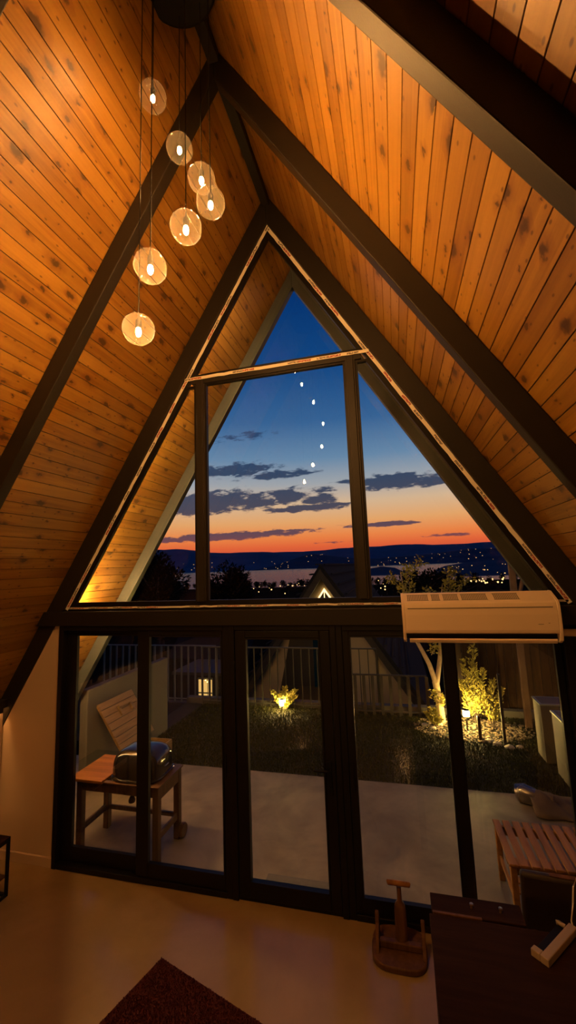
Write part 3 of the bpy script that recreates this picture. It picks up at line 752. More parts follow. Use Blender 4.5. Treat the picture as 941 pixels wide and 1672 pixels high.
# ------------------------------------------------------------------ barbecue cart
bq = thing('barbecue_cart', 'brown wooden barbecue cart with an orange side board, holding a black grill', 'cart', (-1.78, .42, 0))
LEG = .062
for x, y, h in ((-1.375, .205, .668), (-1.375, .590, .668), (-2.225, .605, .66), (-2.225, .205, .66)):
    MB().box(x, x+LEG, y, y+LEG, 0, h).build('leg', M['brownwood'], bq, bevel=.006)
MB().box(-2.163, -1.375, .212, .236, .575, .668).build('apron', M['brownwood'], bq, bevel=.004)
MB().box(-2.163, -1.375, .636, .66, .575, .668).build('apron', M['brownwood'], bq, bevel=.004)
MB().box(-1.345, -1.318, .267, .590, .545, .668).build('end_panel', M['brownwood'], bq, bevel=.004)
MB().box(-2.22, -2.195, .267, .605, .575, .66).build('end_panel', M['brownwood'], bq, bevel=.004)
MB().box(-2.163, -1.375, .618, .645, .19, .23).build('stretcher', M['brownwood'], bq, bevel=.004)
for x in (-1.355, -2.205): MB().box(x, x+.025, .267, .60, .185, .245).build('stretcher', M['brownwood'], bq, bevel=.004)
MB().box(-1.390, -1.295, .185, .66, .668, .684).box(-1.93, -1.39, .185, .232, .668, .684).box(-1.93, -1.39, .615, .66, .668, .684).build('top_rail', M['brownwood'], bq, bevel=.004)
MB().box(-2.29, -1.905, .165, .70, .672, .700).build('side_board', M['boardwood'], bq, bevel=.005)
for y in (.56, ):
    MB().lathe([(0, -.022), (.06, -.022), (.068, -.012), (.068, .012), (.06, .022), (0, .022)], (0, 0, 0), 24, Matrix.Translation((-1.295, .640, .068)) @ Matrix.Rotation(math.radians(90), 4, 'Y')).build('wheel', M['brownwood'], bq, smooth=True)
gl = thing('grill', 'black domed barbecue grill set into the wooden cart', 'grill', (-1.61, .42, .68))
MB().ball((-1.62, .425, .70), 1.0, 40, (.262, .215, .25), .52, 0.0, 1.0).build('lid', M['enamel'], gl, smooth=True)
MB().ball((-1.62, .425, .695), 1.0, 40, (.255, .208, .17), .52, -1.0, 0.0).build('firebox', M['enamel'], gl, smooth=True)
rim = []
sg = lambda w, p: math.copysign(abs(w)**p, w)
for k in range(41):
    a = 2*math.pi*k/40; rim.append((-1.62+.268*sg(math.cos(a), .52), .425+.221*sg(math.sin(a), .52), .702))
MB().tube(rim, .009, 8, cap=False).build('rim', M['enamel'], gl, smooth=True)
MB().tube([(-1.60, .40, .945), (-1.60, .40, .972), (-1.60, .46, .972), (-1.60, .46, .945)], .010, 8).build('lid_handle', M['matteblack'], gl, smooth=True)
MB().box(-1.365, -1.352, .40, .47, .775, .785).build('badge', simple('chrome', (.6, .58, .52), .25, 1.0), gl, bevel=.002)
MB().lathe([(0, 0), (.03, 0), (.034, .02), (.02, .05), (0, .05)], (-1.66, .30, .47), 14).build('grease_cup', M['enamel'], gl, smooth=True)

# ------------------------------------------------------------------ wooden chest with open lid by the side wall
cs = thing('storage_chest', 'wooden storage chest with its slatted lid open and leaning on the grey side wall', 'chest', (-2.3, 1.55, 0))
b = MB(); b.box(-2.62, -2.16, 1.28, 1.30, .02, .40).box(-2.62, -2.16, 1.90, 1.92, .02, .40).box(-2.62, -2.60, 1.30, 1.90, .02, .40).box(-2.18, -2.16, 1.30, 1.90, .02, .40).box(-2.60, -2.18, 1.30, 1.90, .02, .05)
b.build('chest_body', M['greywood'], cs, bevel=.004)
lidv = Vector((-2.95+2.56, 0, .975-.42)); ll = lidv.length; ld = lidv.normalized()
mb = MB(); nsl = 7; w = ll/nsl
for i in range(nsl):
    Ml = Matrix.Translation(Vector((-2.545, 0, .43))+ld*(i*w)) @ Matrix(((ld.x, 0, ld.z, 0), (0, 1, 0, 0), (ld.z, 0, -ld.x, 0), (0, 0, 0, 1)))
    mb.box(.003, w-.003, 1.335, 2.06, 0, .022, Ml)
lid = mb.build('lid', M['greywood'], cs, bevel=.004)
Ml = Matrix.Translation(Vector((-2.545, 0, .43))) @ Matrix(((ld.x, 0, ld.z, 0), (0, 1, 0, 0), (ld.z, 0, -ld.x, 0), (0, 0, 0, 1)))
hb = MB(); hb.box(ll*.60, ll*.80, 1.62, 1.66, .022, .050, Ml).box(ll*.60, ll*.80, 1.86, 1.90, .022, .050, Ml).box(ll*.75, ll*.80, 1.62, 1.90, .05, .066, Ml)
hb.build('lid_handle', M['greywood'], lid, bevel=.004)
for y in (1.345, 2.01): MB().box(.02, ll-.02, y, y+.04, -.022, -.002, Ml).build('batten', M['greywood'], lid, bevel=.003)

# ------------------------------------------------------------------ slatted bench on the patio, right
bn = thing('slatted_bench', 'orange slatted wooden bench on the patio outside the right glass door', 'bench', (2.02, .41, 0))
xs = 1.672; n = 10; sw = .0555; gp = .0215
for i in range(n):
    MB().box(xs+i*(sw+gp), xs+i*(sw+gp)+sw, .125, .69, .430, .450).build('slat', M['bench'], bn, bevel=.004)
XE = xs+n*(sw+gp)-gp
for y in (.150, .62): MB().box(xs+.02, XE-.02, y, y+.03, .365, .430).build('rail', M['bench'], bn, bevel=.004)
for x in (xs+.008, XE-.053):
    for y in (.135, .63): MB().box(x, x+.045, y, y+.045, 0, .430).build('leg', M['bench'], bn, bevel=.005)
    MB().box(x+.012, x+.034, .18, .63, .16, .20).build('stretcher', M['bench'], bn, bevel=.004)
for i in range(4): MB().box(xs+.06, XE-.06, .20+i*.11, .27+i*.11, .20, .215).build('shelf_slat', M['bench'], bn, bevel=.003)

# brown fabric bundle in clear plastic near the lawn edge
fb = thing('fabric_roll', 'brown fabric bundle with clear plastic wrapped end at the right edge of the patio', 'fabric', (2.5, 1.95, 0))
mb = MB(); rr = random.Random(5); nx, ny = 26, 14; vs = []; fs = []
for i in range(nx+1):
    for j in range(ny+1):
        x = 2.25+.95*i/nx; y = 1.62+.46*j/ny
        y -= .02*math.sin(i*.7)+.10*(i/nx)*(1-j/ny)
        z = .012+.05*abs(math.sin(i*.55+j*.4))*math.sin(math.pi*j/ny)+.10*math.exp(-((x-2.35)/.16)**2)*math.sin(math.pi*j/ny)+rr.uniform(0, .006)
        vs.append((x, y, z))
for i in range(nx):
    for j in range(ny): q = i*(ny+1)+j; fs.append((q, q+ny+1, q+ny+2, q+1))
mb.add(vs, fs); o = mb.build('cloth', M['fabric'], fb, smooth=True)
sm = o.modifiers.new('thick', 'SOLIDIFY'); sm.thickness = .012; sm.offset = 1
MB().tube([(2.16, 1.93, .085), (2.18, 1.92, .085), (2.48, 1.80, .075)], [.055, .085, .075], 20).build('roll', M['fabric'], fb, smooth=True)
MB().tube([(2.13, 1.945, .085), (2.15, 1.94, .09), (2.22, 1.91, .10), (2.32, 1.87, .085)], [.04, .085, .10, .088], 20).build('plastic_wrap', M['film'], fb, smooth=True)

# ------------------------------------------------------------------ garden lamps
def garden_lamp(name, x, y, z0, z1, r, lb, cube):
    g = thing(name, lb, 'garden lamp', (x, y, 0))
    MB().tube([(x, y, -.05), (x, y, z0)], .012, 8).build('stake', M['matteblack'], g, smooth=True)
    if cube: MB().box(x-r, x+r, y-r, y+r, z0, z1).build('lamp_head', M['gardenlamp'], g, bevel=.006)
    else: MB().lathe([(0, 0), (r*.85, 0), (r, z1-z0-.01), (r*.9, z1-z0), (0, z1-z0)], (x, y, z0), 18).build('lamp_head', M['gardenlamp'], g, smooth=True)
    MB().lathe([(0, 0), (r*1.15, 0), (r*1.15, .008), (r*.3, .022), (0, .022)], (x, y, z1+.001), 18).build('lamp_cap', M['matteblack'], g, smooth=True)
    return g
garden_lamp('garden_lamp', -1.275, 4.40, .095, .20, .037, 'lit garden lamp on the lawn by the thin metal fence', False)
garden_lamp('garden_lamp', 1.945, 3.95, .215, .30, .045, 'lit garden lamp on a dark stake in the gravel bed beside the tree', True)

# ------------------------------------------------------------------ fences
def bar_fence(name, x0, x1, y, z0, z1, step, w, mat, lb, mids=(), posts=True):
    f = thing(name, lb, 'fence', ((x0+x1)/2, y, 0))
    MB().box(x0, x1, y-.018, y+.018, z1-.025, z1).build('top_rail', mat, f, bevel=.003)
    MB().box(x0, x1, y-.014, y+.014, z0+.06, z0+.085).build('bottom_rail', mat, f, bevel=.003)
    n = int(round((x1-x0)/step))
    for i in range(n+1):
        x = x0+(x1-x0)*i/n
        MB().box(x-w/2, x+w/2, y-.012, y+.012, z0, z1-.025).build('bar', mat, f)
    return f
bar_fence('metal_fence', -3.0, .55, 4.575, -.012, 1.135, .163, .018, M['fencedark'], 'thin dark metal bar fence behind the left garden lamp')
bar_fence('picket_fence', -.02, 1.40, 4.44, -.012, .70, .157, .055, M['darkpaint'], 'low dark wooden picket fence in front of the beige gable')
bar_fence('garden_fence', -6.50, -3.35, 6.0, -.45, .885, .190, .040, M['fencemetal'], 'pale metal bar fence beyond the grey side wall')
o = MB().box(-7.5, -3.2, 5.92, 6.12, -1.5, -.45).build('retaining_wall', M['boundary'], bevel=.01); struct(o, 'grey retaining wall under the pale metal fence')
bf = thing('board_fence', 'tall dark vertical board fence behind the gravel bed', 'fence', (3.0, 5.0, 0))
rr = random.Random(2)
for i in range(17):
    x = 1.95+i*.145
    MB().box(x, x+.138, 4.98+rr.uniform(-.006, .006), 5.005, -1.4, 1.45+rr.uniform(-.03, .03)).build('board', M['fencewood'], bf, bevel=.003)
MB().box(1.95, 4.4, 5.005, 5.05, .9, .98).box(1.95, 4.4, 5.005, 5.05, .1, .18).build('rail', M['fencewood'], bf)
po = tag(MB().box(2.36, 2.40, 3.42, 3.46, -.05, 1.0).build('fence_post', M['darkpaint'], at=(2.38, 3.44, 0), bevel=.004), 'thin dark post standing at the right end of the gravel bed', 'post')
po = tag(MB().box(2.055, 2.10, 3.60, 3.64, -.05, .33).build('garden_post', M['fencewood'], at=(2.08, 3.62, 0), bevel=.006), 'short dark wooden peg in the gravel bed', 'post')

# planters stepping along the right side
def planter(x0, x1, y0, y1, h, lb):
    g = thing('planter', lb, 'planter', ((x0+x1)/2, (y0+y1)/2, 0), 'tall pale planters along the right side')
    MB().box(x0, x1, y0, y1, 0, h-.02).build('planter_box', M['planter'], g, bevel=.006)
    MB().box(x0-.012, x1+.012, y0-.012, y1+.012, h-.02, h).build('planter_rim', M['fencemetal'], g, bevel=.003)
    MB().box(x0+.02, x1-.02, y0+.02, y1-.02, h-.004, h+.002).build('planter_top', M['plantertop'], g)
    return g
planter(2.76, 3.30, 2.93, 3.26, .75, 'pale tall planter nearest the gravel bed')
planter(2.81, 3.45, 2.32, 2.68, .75, 'pale tall planter nearest the patio')
planter(3.55, 4.05, 2.95, 3.70, .98, 'pale tall planter at the back, partly behind the other two')

# ------------------------------------------------------------------ gravel bed, stones, plants
gv = MB(); rr = random.Random(21)
for i in range(900):
    a = rr.uniform(0, 6.28); q = math.sqrt(rr.random())
    x, y = 2.02+.92*q*math.cos(a), 4.02+.52*q*math.sin(a); r = rr.uniform(.010, .026)
    gv.ball((x, y, -.006+r*.3), r, 6, (1, rr.uniform(.7, 1.2), .6))
tag(gv.build('gravel', M['rockpile'], smooth=True), 'pale gravel bed around the right garden lamp', 'gravel', kind='stuff')
proto = None
spots = [(1.30, 4.05, .055, 'flat pale stone on the left tip of the gravel bed'), (1.42, 3.93, .05, 'pale stone at the lawn side of the gravel, below the tree'), (1.52, 4.10, .06, 'rounded pale stone at the foot of the tree'),
         (2.28, 3.46, .055, 'pale stone beside the thin dark post'), (2.42, 3.36, .06, 'large pale stone at the right end of the gravel bed'), (2.20, 3.56, .05, 'small pale stone right of the short wooden peg'), (2.56, 3.40, .045, 'small pale stone farthest right in the gravel')]
for i, (x, y, r, lb) in enumerate(spots):
    mb = MB(); rr = random.Random(40+i); mb.ball((x, y, .0), r, 12, (1.2, .9, .7))
    mb.v = [(a+rr.uniform(-1, 1)*r*.10, b+rr.uniform(-1, 1)*r*.10, c+rr.uniform(-1, 1)*r*.07) for a, b, c in mb.v]
    tag(mb.build('stone', M['stone'], at=(x, y, 0), smooth=True), lb, 'stone', 'stones around the gravel bed')

tr = thing('garden_tree', 'slender forked tree lit from below by the right garden lamp', 'tree', (1.545, 4.2, 0))
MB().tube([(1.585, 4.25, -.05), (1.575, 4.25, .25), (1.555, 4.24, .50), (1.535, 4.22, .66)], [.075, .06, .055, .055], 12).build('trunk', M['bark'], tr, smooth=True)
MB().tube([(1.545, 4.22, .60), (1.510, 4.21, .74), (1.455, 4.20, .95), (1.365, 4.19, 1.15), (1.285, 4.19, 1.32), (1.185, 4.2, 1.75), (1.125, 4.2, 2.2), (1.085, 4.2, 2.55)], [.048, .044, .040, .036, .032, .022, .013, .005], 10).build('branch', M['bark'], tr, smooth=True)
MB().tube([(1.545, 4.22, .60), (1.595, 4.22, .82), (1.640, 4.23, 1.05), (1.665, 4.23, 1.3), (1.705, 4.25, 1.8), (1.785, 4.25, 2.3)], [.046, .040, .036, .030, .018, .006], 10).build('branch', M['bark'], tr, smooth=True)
tw = MB(); lf = MB(); rr = random.Random(9)
def twig_spray(base, d, L, n, leafL, leafw, spread=.5):
    p = Vector(base); d = Vector(d).normalized(); pts = [p.copy()]
    for k in range(6):
        d = (d+Vector((rr.uniform(-.25, .25), rr.uniform(-.25, .25), rr.uniform(-.1, .2)))).normalized(); p = p+d*L/6; pts.append(p.copy())
    tw.tube(pts, .006, 5, .002)
    for i in range(n):
        q = pts[rr.randint(1, 6)]+Vector((rr.uniform(-1, 1), rr.uniform(-1, 1), rr.uniform(-1, 1)))*.07*spread*2
        lf.leaf(q, (rr.uniform(-1, 1), rr.uniform(-1, 1), rr.uniform(-.4, 1)), (rr.uniform(-1, 1), rr.uniform(-1, 1), 1), leafL*rr.uniform(.7, 1.2), leafw)
for base, d, L in (((1.26, 4.2, 1.75), (-.5, 0, 1), .7), ((1.22, 4.2, 2.1), (-.2, .1, 1), .55), ((1.22, 4.2, 2.1), (-.7, -.1, .5), .5), ((1.17, 4.2, 2.4), (.6, 0, .6), .45), ((1.8, 4.25, 1.9), (.5, 0, 1), .6), ((1.86, 4.25, 2.2), (.2, 0, .5), .4), ((1.78, 4.25, 1.8), (-.3, -.2, .8), .5), ((1.84, 4.25, 2.1), (.9, 0, .3), .5), ((1.5, 4.2, 1.1), (.5, .1, .6), .5), ((1.72, 4.23, 1.1), (-.3, 0, .8), .5), ((1.65, 4.23, .3), (-.5, -.2, .6), .25)):
    twig_spray(base, d, L, 80, .085, .042)
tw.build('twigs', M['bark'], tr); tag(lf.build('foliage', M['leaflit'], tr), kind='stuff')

def frond_plant(x, y, fr_, lb, name='garden_shrub'):
    g = thing(name, lb, 'shrub', (x, y, 0)); stem = MB(); lv = MB(); r2 = random.Random(int(x*100))
    for dx, dy, h, lean in fr_:
        pts = [(x+dx*.3+lean*(k/8)**1.5*.3+dx*.7*k/8, y+dy*k/8, -.03+h*k/8) for k in range(9)]
        stem.tube(pts, .010, 6, .003)
        for k in range(70):
            s = r2.uniform(.18, 1.0); i = min(7, int(s*8)); f_ = s*8-i
            p = Vector(pts[i]).lerp(Vector(pts[i+1]), f_); w = (1.12-s)*.115+.015
            a = r2.uniform(0, 6.28); d = Vector((math.cos(a), .5*math.sin(a), .9))
            for m_ in range(4):
                lv.leaf(p+d*w*m_/4, d+Vector((r2.uniform(-.8, .8), r2.uniform(-.8, .8), r2.uniform(-.4, .5))), (r2.uniform(-1, 1), -1, .4), .05, .020)
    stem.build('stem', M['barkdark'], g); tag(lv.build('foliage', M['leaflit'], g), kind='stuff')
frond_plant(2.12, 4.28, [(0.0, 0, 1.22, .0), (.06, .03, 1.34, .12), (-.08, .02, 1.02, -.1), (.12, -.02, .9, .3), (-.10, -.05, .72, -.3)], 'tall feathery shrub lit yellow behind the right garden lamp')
frond_plant(2.36, 4.10, [(0.0, 0, .80, .2), (.05, .03, .62, .5), (-.05, .02, .55, -.2)], 'smaller wispy shrub right of the tall feathery one')
frond_plant(1.50, 4.02, [(0, 0, .30, -.3), (-.05, 0, .22, -.4)], 'low leafy plant at the foot of the forked tree')
frond_plant(-1.27, 4.49, [(0, 0, .42, .15), (-.05, 0, .34, -.6), (.07, 0, .38, .7), (.03, .02, .30, .35), (-.09, .02, .24, -.2), (.12, .0, .26, .5)], 'small leafy plant right behind the left garden lamp')
tg = thing('bare_post', 'tan wooden post with a side brace behind the right end of the eaves', 'post', (2.95, 4.2, 0))
MB().box(2.86, 2.96, 4.18, 4.26, -.05, 2.75).build('post', M['wood_tan'], tg, bevel=.01)
MB().tube([(2.96, 4.22, 2.05), (3.10, 4.22, 2.45), (3.12, 4.22, 2.7)], .035, 8).build('brace', M['wood_tan'], tg, smooth=True)

# ------------------------------------------------------------------ neighbouring A-frame house and outbuilding
nb_ = thing('a_frame_house', 'neighbouring dark-roofed A-frame house with a lit triangular gable window, below the garden', 'house', (-1.134, 12, -1.5))
ax, az, ny0, ny1, tt, zb = -1.134, 2.60, 9.0, 19.4, .70, -1.5
for s in (-1, 1):
    w0 = tt*(az-zb)
    poly = [(ax, az), (ax+s*w0, zb), (ax+s*(w0+.12), zb), (ax, az+.17)]
    MB().prism(poly if s > 0 else poly[::-1], ny0-.5, ny1).build('roof_side', M['tile'], nb_)
    rib = MB()
    for k in range(12):
        l = .35*k; p0 = (ax+s*(tt*l*.82+.10), az+.14-l*.82)
        rib.box(min(p0[0], p0[0]+s*.05), max(p0[0], p0[0]+s*.05), ny0-.5, ny1, p0[1]-.012, p0[1]+.03)
    rib.build('shingle_course', M['tile'], nb_)
    brd = [(ax, az+.02), (ax+s*tt*(az-zb), zb), (ax+s*(tt*(az-zb)-.20), zb), (ax, az-.27)]
    MB().prism(brd if s > 0 else brd[::-1], ny0-.56, ny0-.45).build('barge_board', M['darkpaint'], nb_)
gw = tt*(az-zb)-.1
MB().prism([(ax-gw, zb), (ax+gw, zb), (ax, az-.12)], ny0, ny0+.12).build('gable_wall', M['beige'], nb_)
gf = MB()
for s in (-1, 1):
    poly = [(ax, 2.03), (ax+s*.70*1.1, 2.03-1.1), (ax+s*(.70*1.1-.05), 2.03-1.1), (ax, 1.96)]
    gf.prism(poly if s > 0 else poly[::-1], ny0-.05, ny0)
gf.box(ax-.012, ax+.012, ny0-.04, ny0, .93, 1.98)
gwin = gf.build('gable_window', M['led'], nb_)
MB().prism([(ax-.70, .93), (ax+.70, .93), (ax, 1.95)], ny0-.03, ny0-.005).build('pane', M['darkpaint'], gwin)
w1 = MB().box(-3.45, -3.30, ny0-.03, ny0-.002, -.62, -.12).box(-3.22, -3.02, ny0-.03, ny0-.002, -.50, .10)
MB().prism([(-2.75, -1.5), (-.42, -1.5), (-.42, .62), (-2.25, .62)], ny0-.02, ny0-.002).build('glazed_front', M['darkpaint'], nb_)
MB().box(-1.55, -.50, ny0-.03, ny0-.021, -.85, .50).build('dark_glazing', M['teal'], nb_)
MB().box(.27, .33, ny0-.09, ny0, -1.5, .75).build('downpipe', M['darkpaint'], nb_)
MB().ball((.62, ny0-.05, .20), .045, 10).build('wall_lamp', M['matteblack'], nb_, smooth=True)
sh = thing('outbuilding', 'small outbuilding with a flat pale-edged roof and a lit barred window, beyond the left lawn', 'outbuilding', (-4.3, 7.6, -1.5))
MB().box(-5.0, -3.55, 7.05, 8.3, -1.5, -.08).build('walls', M['darkpaint'], sh)
MB().box(-5.1, -3.5, 6.95, 8.5, -.08, .0).build('roof_slab', M['planter'], sh, bevel=.01)
MB().prism([(8.5, .0), (9.6, .75), (9.6, .0)], -6.2, -3.5, 'x').build('rear_roof', M['tile'], sh)
wn_ = MB().box(-4.36, -3.93, 7.03, 7.052, -.90, -.16).build('window_frame', M['fencemetal'], sh)
wi = MB()
for i in range(3): wi.box(-4.335+.135*i, -4.335+.135*i+.115, 7.022, 7.03, -.52, -.20); wi.box(-4.335+.135*i, -4.335+.135*i+.115, 7.022, 7.03, -.87, -.56)
wi.build('pane', M['shedlit'], wn_)
bl = MB()
for x, z in ((-4.12, -.21), (-4.07, -.25), (-4.0, -.25)): bl.ball((x, 7.0, z), .014, 8)
bl.build('string_bulb', M['shedbulb'], sh)

# ------------------------------------------------------------------ landscape
def terrain_z(y): 
    if y < 22: return -1.5
    return np.interp(y, [22, 60, 100, 180, 300, 340], [-1.5, -5.0, -7.2, -9.6, -11.9, -13.0])
mb = MB(); ys = [4.7, 9, 22, 35, 60, 80, 100, 140, 180, 240, 300, 345]; vs = []; fs = []
xsn = [-1.0+2*i/24 for i in range(25)]
rr = random.Random(4)
for y in ys:
    for q in xsn: vs.append((q*max(60, y*1.6), y+(rr.uniform(-1, 1)*.05*y if 40 < y < 340 else 0)+(18*math.sin(q*9) if y > 290 else 0), terrain_z(y)))
for i in range(len(ys)-1):
    for j in range(24): q = i*25+j; fs.append((q, q+1, q+26, q+25))
mb.add(vs, fs); o = mb.build('hillside', M['earth'], smooth=True); struct(o, 'dark hillside sloping to the lake')
def water():
    m, t, b, o = newmat('lake_water')
    tc = t.n('ShaderNodeTexCoord').outputs['Object']
    mp = t.n('ShaderNodeMapping', i_Vector=tc); mp.inputs['Scale'].default_value = (.05, .012, 1)
    t.set(b, 'Base Color', (.012, .018, .035, 1)); b.inputs['Roughness'].default_value = .12; b.inputs['IOR'].default_value = 1.33
    bn = t.n('ShaderNodeBump', i_Strength=.9, i_Distance=1.2); t.set(bn, 'Height', t.noise(tc, .35, 4, .6)); t.set(b, 'Normal', bn)
    return m
o = MB().add([(-6000, 250, -12.6), (6000, 250, -12.6), (6000, 6500, -12.6), (-6000, 6500, -12.6)], [(0, 1, 2, 3)]).build('lake', water()); struct(o, 'calm lake reflecting the sunset')
def hnoise(x, seed):
    return sum(math.sin(x*f_+seed*p_)*a for f_, p_, a in ((9, 1.3, .5), (21, 2.1, .25), (47, .7, .13), (97, 3.1, .07)))
def range_hill(name, y0, y1, prof, amp, mat, lb, seed):
    """ridge whose crest follows prof: (x/y, height/y) pairs"""
    us = [p[0] for p in prof]; hs = [p[1] for p in prof]
    mb = MB(); vs = []; fs = []; n = 160; rows = 8
    for r in range(rows+1):
        k = r/rows; y = y0+(y1-y0)*k
        for i in range(n+1):
            u = us[0]+(us[-1]-us[0])*i/n
            h = np.interp(u, us, hs)*y1+amp*hnoise(u, seed)*y1
            z = -12.8+(h+12.8)*(math.sin(min(1, k*1.02)*math.pi/2)**1.25)*(1+.12*math.sin(u*33+k*7+seed)*(1-k)*k*4)
            vs.append((u*y, y, z))
    for r in range(rows):
        for i in range(n): q = r*(n+1)+i; fs.append((q, q+1, q+n+2, q+n+1))
    mb.add(vs, fs); o = mb.build(name, mat, smooth=True); struct(o, lb)
    return vs, n, rows
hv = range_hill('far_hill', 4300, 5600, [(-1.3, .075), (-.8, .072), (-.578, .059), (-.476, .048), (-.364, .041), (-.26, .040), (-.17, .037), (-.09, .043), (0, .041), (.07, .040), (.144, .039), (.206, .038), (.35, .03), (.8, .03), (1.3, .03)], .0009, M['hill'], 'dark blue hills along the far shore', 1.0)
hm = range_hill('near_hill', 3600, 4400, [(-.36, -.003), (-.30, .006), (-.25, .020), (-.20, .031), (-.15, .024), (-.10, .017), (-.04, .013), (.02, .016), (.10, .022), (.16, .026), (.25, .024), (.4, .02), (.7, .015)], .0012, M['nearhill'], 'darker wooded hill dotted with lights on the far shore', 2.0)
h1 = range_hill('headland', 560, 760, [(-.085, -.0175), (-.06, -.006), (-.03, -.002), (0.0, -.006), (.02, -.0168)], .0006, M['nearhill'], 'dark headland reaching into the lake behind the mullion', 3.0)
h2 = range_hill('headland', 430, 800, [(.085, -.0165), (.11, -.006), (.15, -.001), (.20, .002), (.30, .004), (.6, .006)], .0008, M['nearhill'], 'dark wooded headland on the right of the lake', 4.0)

# lights on the far shore
def light_mesh(r, mat, n=8):
    return MB().ball((0, 0, 0), r, n)
rr = random.Random(31)
def far_lights(data, cnt, ulo, uhi, klo, khi, label, group, r):
    vs, n, rows = data; us = [vs[i][0]/vs[i][1] for i in range(n+1)]; first = None; c = 0; seen = []
    while c < cnt:
        i = rr.randint(0, n-1); row = rr.randint(max(0, int(klo*rows)), max(0, min(rows-1, int(khi*rows))))
        if not (ulo < us[i] < uhi): continue
        if any(abs(i-a)+abs(row-b)*2 < 2 for a, b in seen): continue
        seen.append((i, row))
        a, b2 = Vector(vs[row*(n+1)+i]), Vector(vs[(row+1)*(n+1)+i+1]); p = a.lerp(b2, rr.random())
        s = rr.uniform(.55, 1.35)
        if first is None:
            o = light_mesh(r, None).build('town_light', M['farlight'], at=None); first = o
        else: o = first.copy(); COL.objects.link(o)
        o.location = p+Vector((0, -r*.4, r*.5)); o.scale = (s, s, s); tag(o, label, 'town light', group); c += 1
far_lights(hm, 62, -.34, .26, .05, .75, 'tiny yellow light among many on the wooded hill across the lake', 'lights across the lake', 2.6)
far_lights(hv, 16, -.60, -.30, .0, .25, 'tiny yellow light on the far shore at the left of the lake', 'lights on the left far shore', 3.2)
far_lights(h2, 20, .09, .26, .05, .7, 'tiny yellow light on the dark headland at the right of the lake', 'lights on the right headland', .55)
# lights of the near town
first = None; rr = random.Random(77); spots = []
for _ in range(52): 
    y = rr.uniform(150, 300); spots.append((rr.uniform(-.50, .0)*y, y, rr.uniform(.7, 1.15)))
for _ in range(26):
    y = rr.uniform(230, 290); spots.append((rr.uniform(.10, .235)*y, y, rr.uniform(1.0, 1.7)))
for x, y, s in spots:
    if first is None: o = light_mesh(.34, None).build('street_light', M['townlight']); first = o
    else: o = first.copy(); COL.objects.link(o)
    k = 'left' if x < 0 else 'right'
    o.location = (x, y, terrain_z(y)+rr.uniform(1.2, 3.4)); o.scale = (s, s, s)
    tag(o, 'small yellow light among the dark trees of the near shore, %s of the mullion' % k, 'street light', 'lights on the near shore, %s' % k)

# trees
def crown_mesh(rx, rz, n, L, seed, lumps=9):
    r = random.Random(seed); mb = MB(); cs_ = [(r.uniform(-.55, .55)*rx, r.uniform(-.55, .55)*rx, r.uniform(-.5, .6)*rz, r.uniform(.38, .62)) for _ in range(lumps)]
    for i in range(n):
        cx, cy, cz, cr = cs_[r.randrange(lumps)]
        d = Vector((r.gauss(0, 1), r.gauss(0, 1), r.gauss(0, 1))).normalized(); q = r.random()**.45*cr
        p = Vector((cx, cy, cz))+Vector((d.x*rx*q, d.y*rx*q, d.z*rz*q))
        mb.leaf(p, d+Vector((r.uniform(-.8, .8), r.uniform(-.8, .8), r.uniform(-.5, .8))), (r.uniform(-1, 1), r.uniform(-1, 1), 1), L*r.uniform(.7, 1.3), L*.5)
    return mb
def big_tree(x, y, zg, zc, rx, rz, n, L, seed, lb):
    g = thing('dark_tree', lb, 'tree', (x, y, zg))
    mb = crown_mesh(rx, rz, n, L, seed); mb.v = [(a+x, b+y, c+zc) for a, b, c in mb.v]
    tag(mb.build('foliage', M['leafdark'], g), kind='stuff')
    t_ = MB().tube([(x, y, zg), (x+.05, y, (zg+zc)/2), (x, y, zc+rz*.3)], [.18, .14, .06], 10); r = random.Random(seed)
    for k in range(6):
        a = r.uniform(0, 6.28); t_.tube([(x, y, zc-rz*.3+k*.1*rz), (x+math.cos(a)*rx*.5, y+math.sin(a)*rx*.5, zc+k*.12*rz), (x+math.cos(a)*rx*.9, y+math.sin(a)*rx*.9, zc+rz*(.3+.1*k))], [.06, .04, .012], 6)
    t_.build('trunk', M['barkdark'], g, smooth=True)
big_tree(-10.0, 14, -1.5, 1.7, 1.9, 2.3, 7000, .20, 1, 'large dark tree silhouetted behind the left eaves')
big_tree(-6.9, 15.5, -1.5, 1.7, 1.15, 1.6, 4500, .17, 2, 'dark tree silhouetted just right of the left mullion')
big_tree(-11.6, 17, -1.5, 1.2, 1.6, 1.9, 3500, .22, 5, 'dark tree low behind the left eaves, beyond the large one')
big_tree(2.6, 24, -1.5, .9, 1.7, 1.5, 3000, .22, 6, 'dark leafy tree top right of the neighbouring roof')
big_tree(5.0, 30, -2.4, .4, 2.4, 1.7, 3500, .26, 8, 'dark wide tree top above the air conditioner')
protos = []
for s in range(3):
    mb = crown_mesh(2.6, 2.8, 420, .9, 100+s); tk = MB().tube([(0, 0, -4.2), (0, 0, .5)], .25, 6, .1)
    g = thing('shore_tree', '', 'tree', (0, 0, 0)); tag(mb.build('foliage', M['leafdark'], g), kind='stuff'); tk.build('trunk', M['barkdark'], g)
    protos.append(g)
rr = random.Random(55); used = [False]*3; taken = []
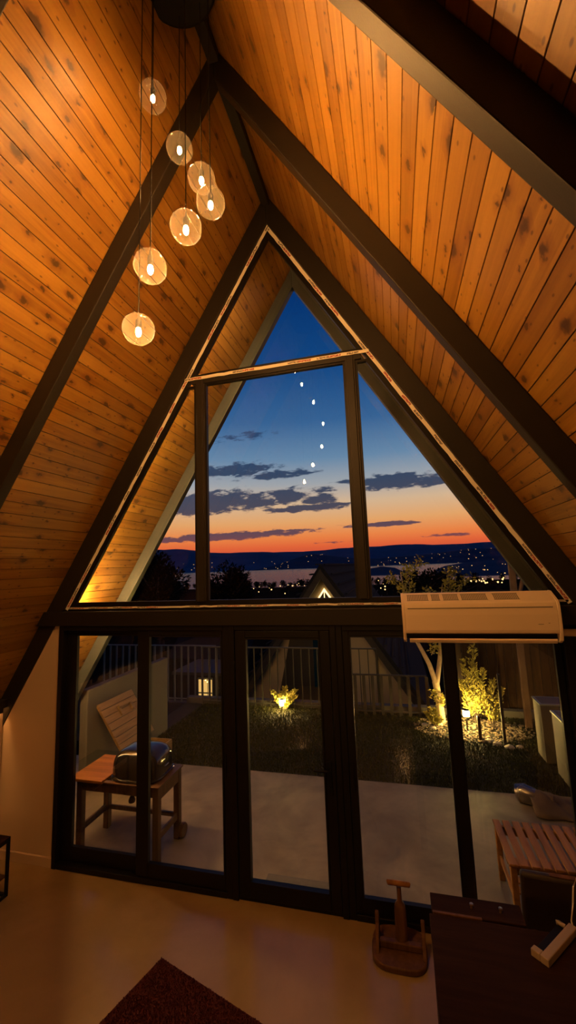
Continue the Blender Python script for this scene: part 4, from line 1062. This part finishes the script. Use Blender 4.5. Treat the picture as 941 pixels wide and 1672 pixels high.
for i in range(120):
    for _ in range(60):
        y = rr.choice([rr.uniform(150, 300), rr.uniform(250, 318)]); u = rr.uniform(-.62, .30); s = rr.uniform(.45, 1.0)*(.8 if y < 200 else 1)
        if all((u*y-a)**2+(y-b)**2 > (3.0*(s+c))**2 for a, b, c in taken): break
    else: continue
    taken.append((u*y, y, s))
    k = i % 3
    if not used[k]: g = protos[k]; used[k] = True
    else: g = copy_tree(protos[k])
    g.location = (u*y, y, terrain_z(y)+4.0*s); g.scale = (s, s, s); g.rotation_euler = (0, 0, rr.uniform(0, 6))
    tag(g, 'dark tree in the belt of trees along the near lake shore', 'tree', 'trees along the near lake shore')
tag(MB().box(-9.1, -8.95, 19.9, 20.1, -1.5, 2.2).box(-9.25, -8.8, 19.85, 20.15, 2.2, 2.28).build('chimney_post', M['darkpaint'], at=(-9.0, 20, -1.5)), 'thin dark chimney-like post between the two silhouetted trees', 'post')

# ------------------------------------------------------------------ camera and view
cam = bpy.data.cameras.new('camera'); co = bpy.data.objects.new('camera', cam); COL.objects.link(co); S.camera = co
F, YAW, PI_, RO = 670.10, -.2489, .1345, -.0382
cam.sensor_fit = 'VERTICAL'; cam.sensor_height = 36; cam.sensor_width = 36; cam.lens = F/1672*36
cam.clip_start = .02; cam.clip_end = 20000
fwd = Vector((math.sin(YAW)*math.cos(PI_), math.cos(YAW)*math.cos(PI_), math.sin(PI_)))
rt = Vector((math.cos(YAW), -math.sin(YAW), 0)); up = rt.cross(fwd)
r2 = math.cos(RO)*rt+math.sin(RO)*up; u2 = -math.sin(RO)*rt+math.cos(RO)*up
mw = Matrix(((r2.x, u2.x, -fwd.x, 1.0085), (r2.y, u2.y, -fwd.y, -3.5305), (r2.z, u2.z, -fwd.z, 2.6929), (0, 0, 0, 1)))
co.matrix_world = mw
S.view_settings.view_transform = 'Standard'; S.view_settings.look = 'None'; S.view_settings.gamma = 1; S.view_settings.use_curve_mapping = False
S.view_settings.exposure = 0.0
S.cycles.use_denoising = True; S.cycles.transparent_max_bounces = 24; S.cycles.max_bounces = 10; S.cycles.sample_clamp_indirect = 6.0
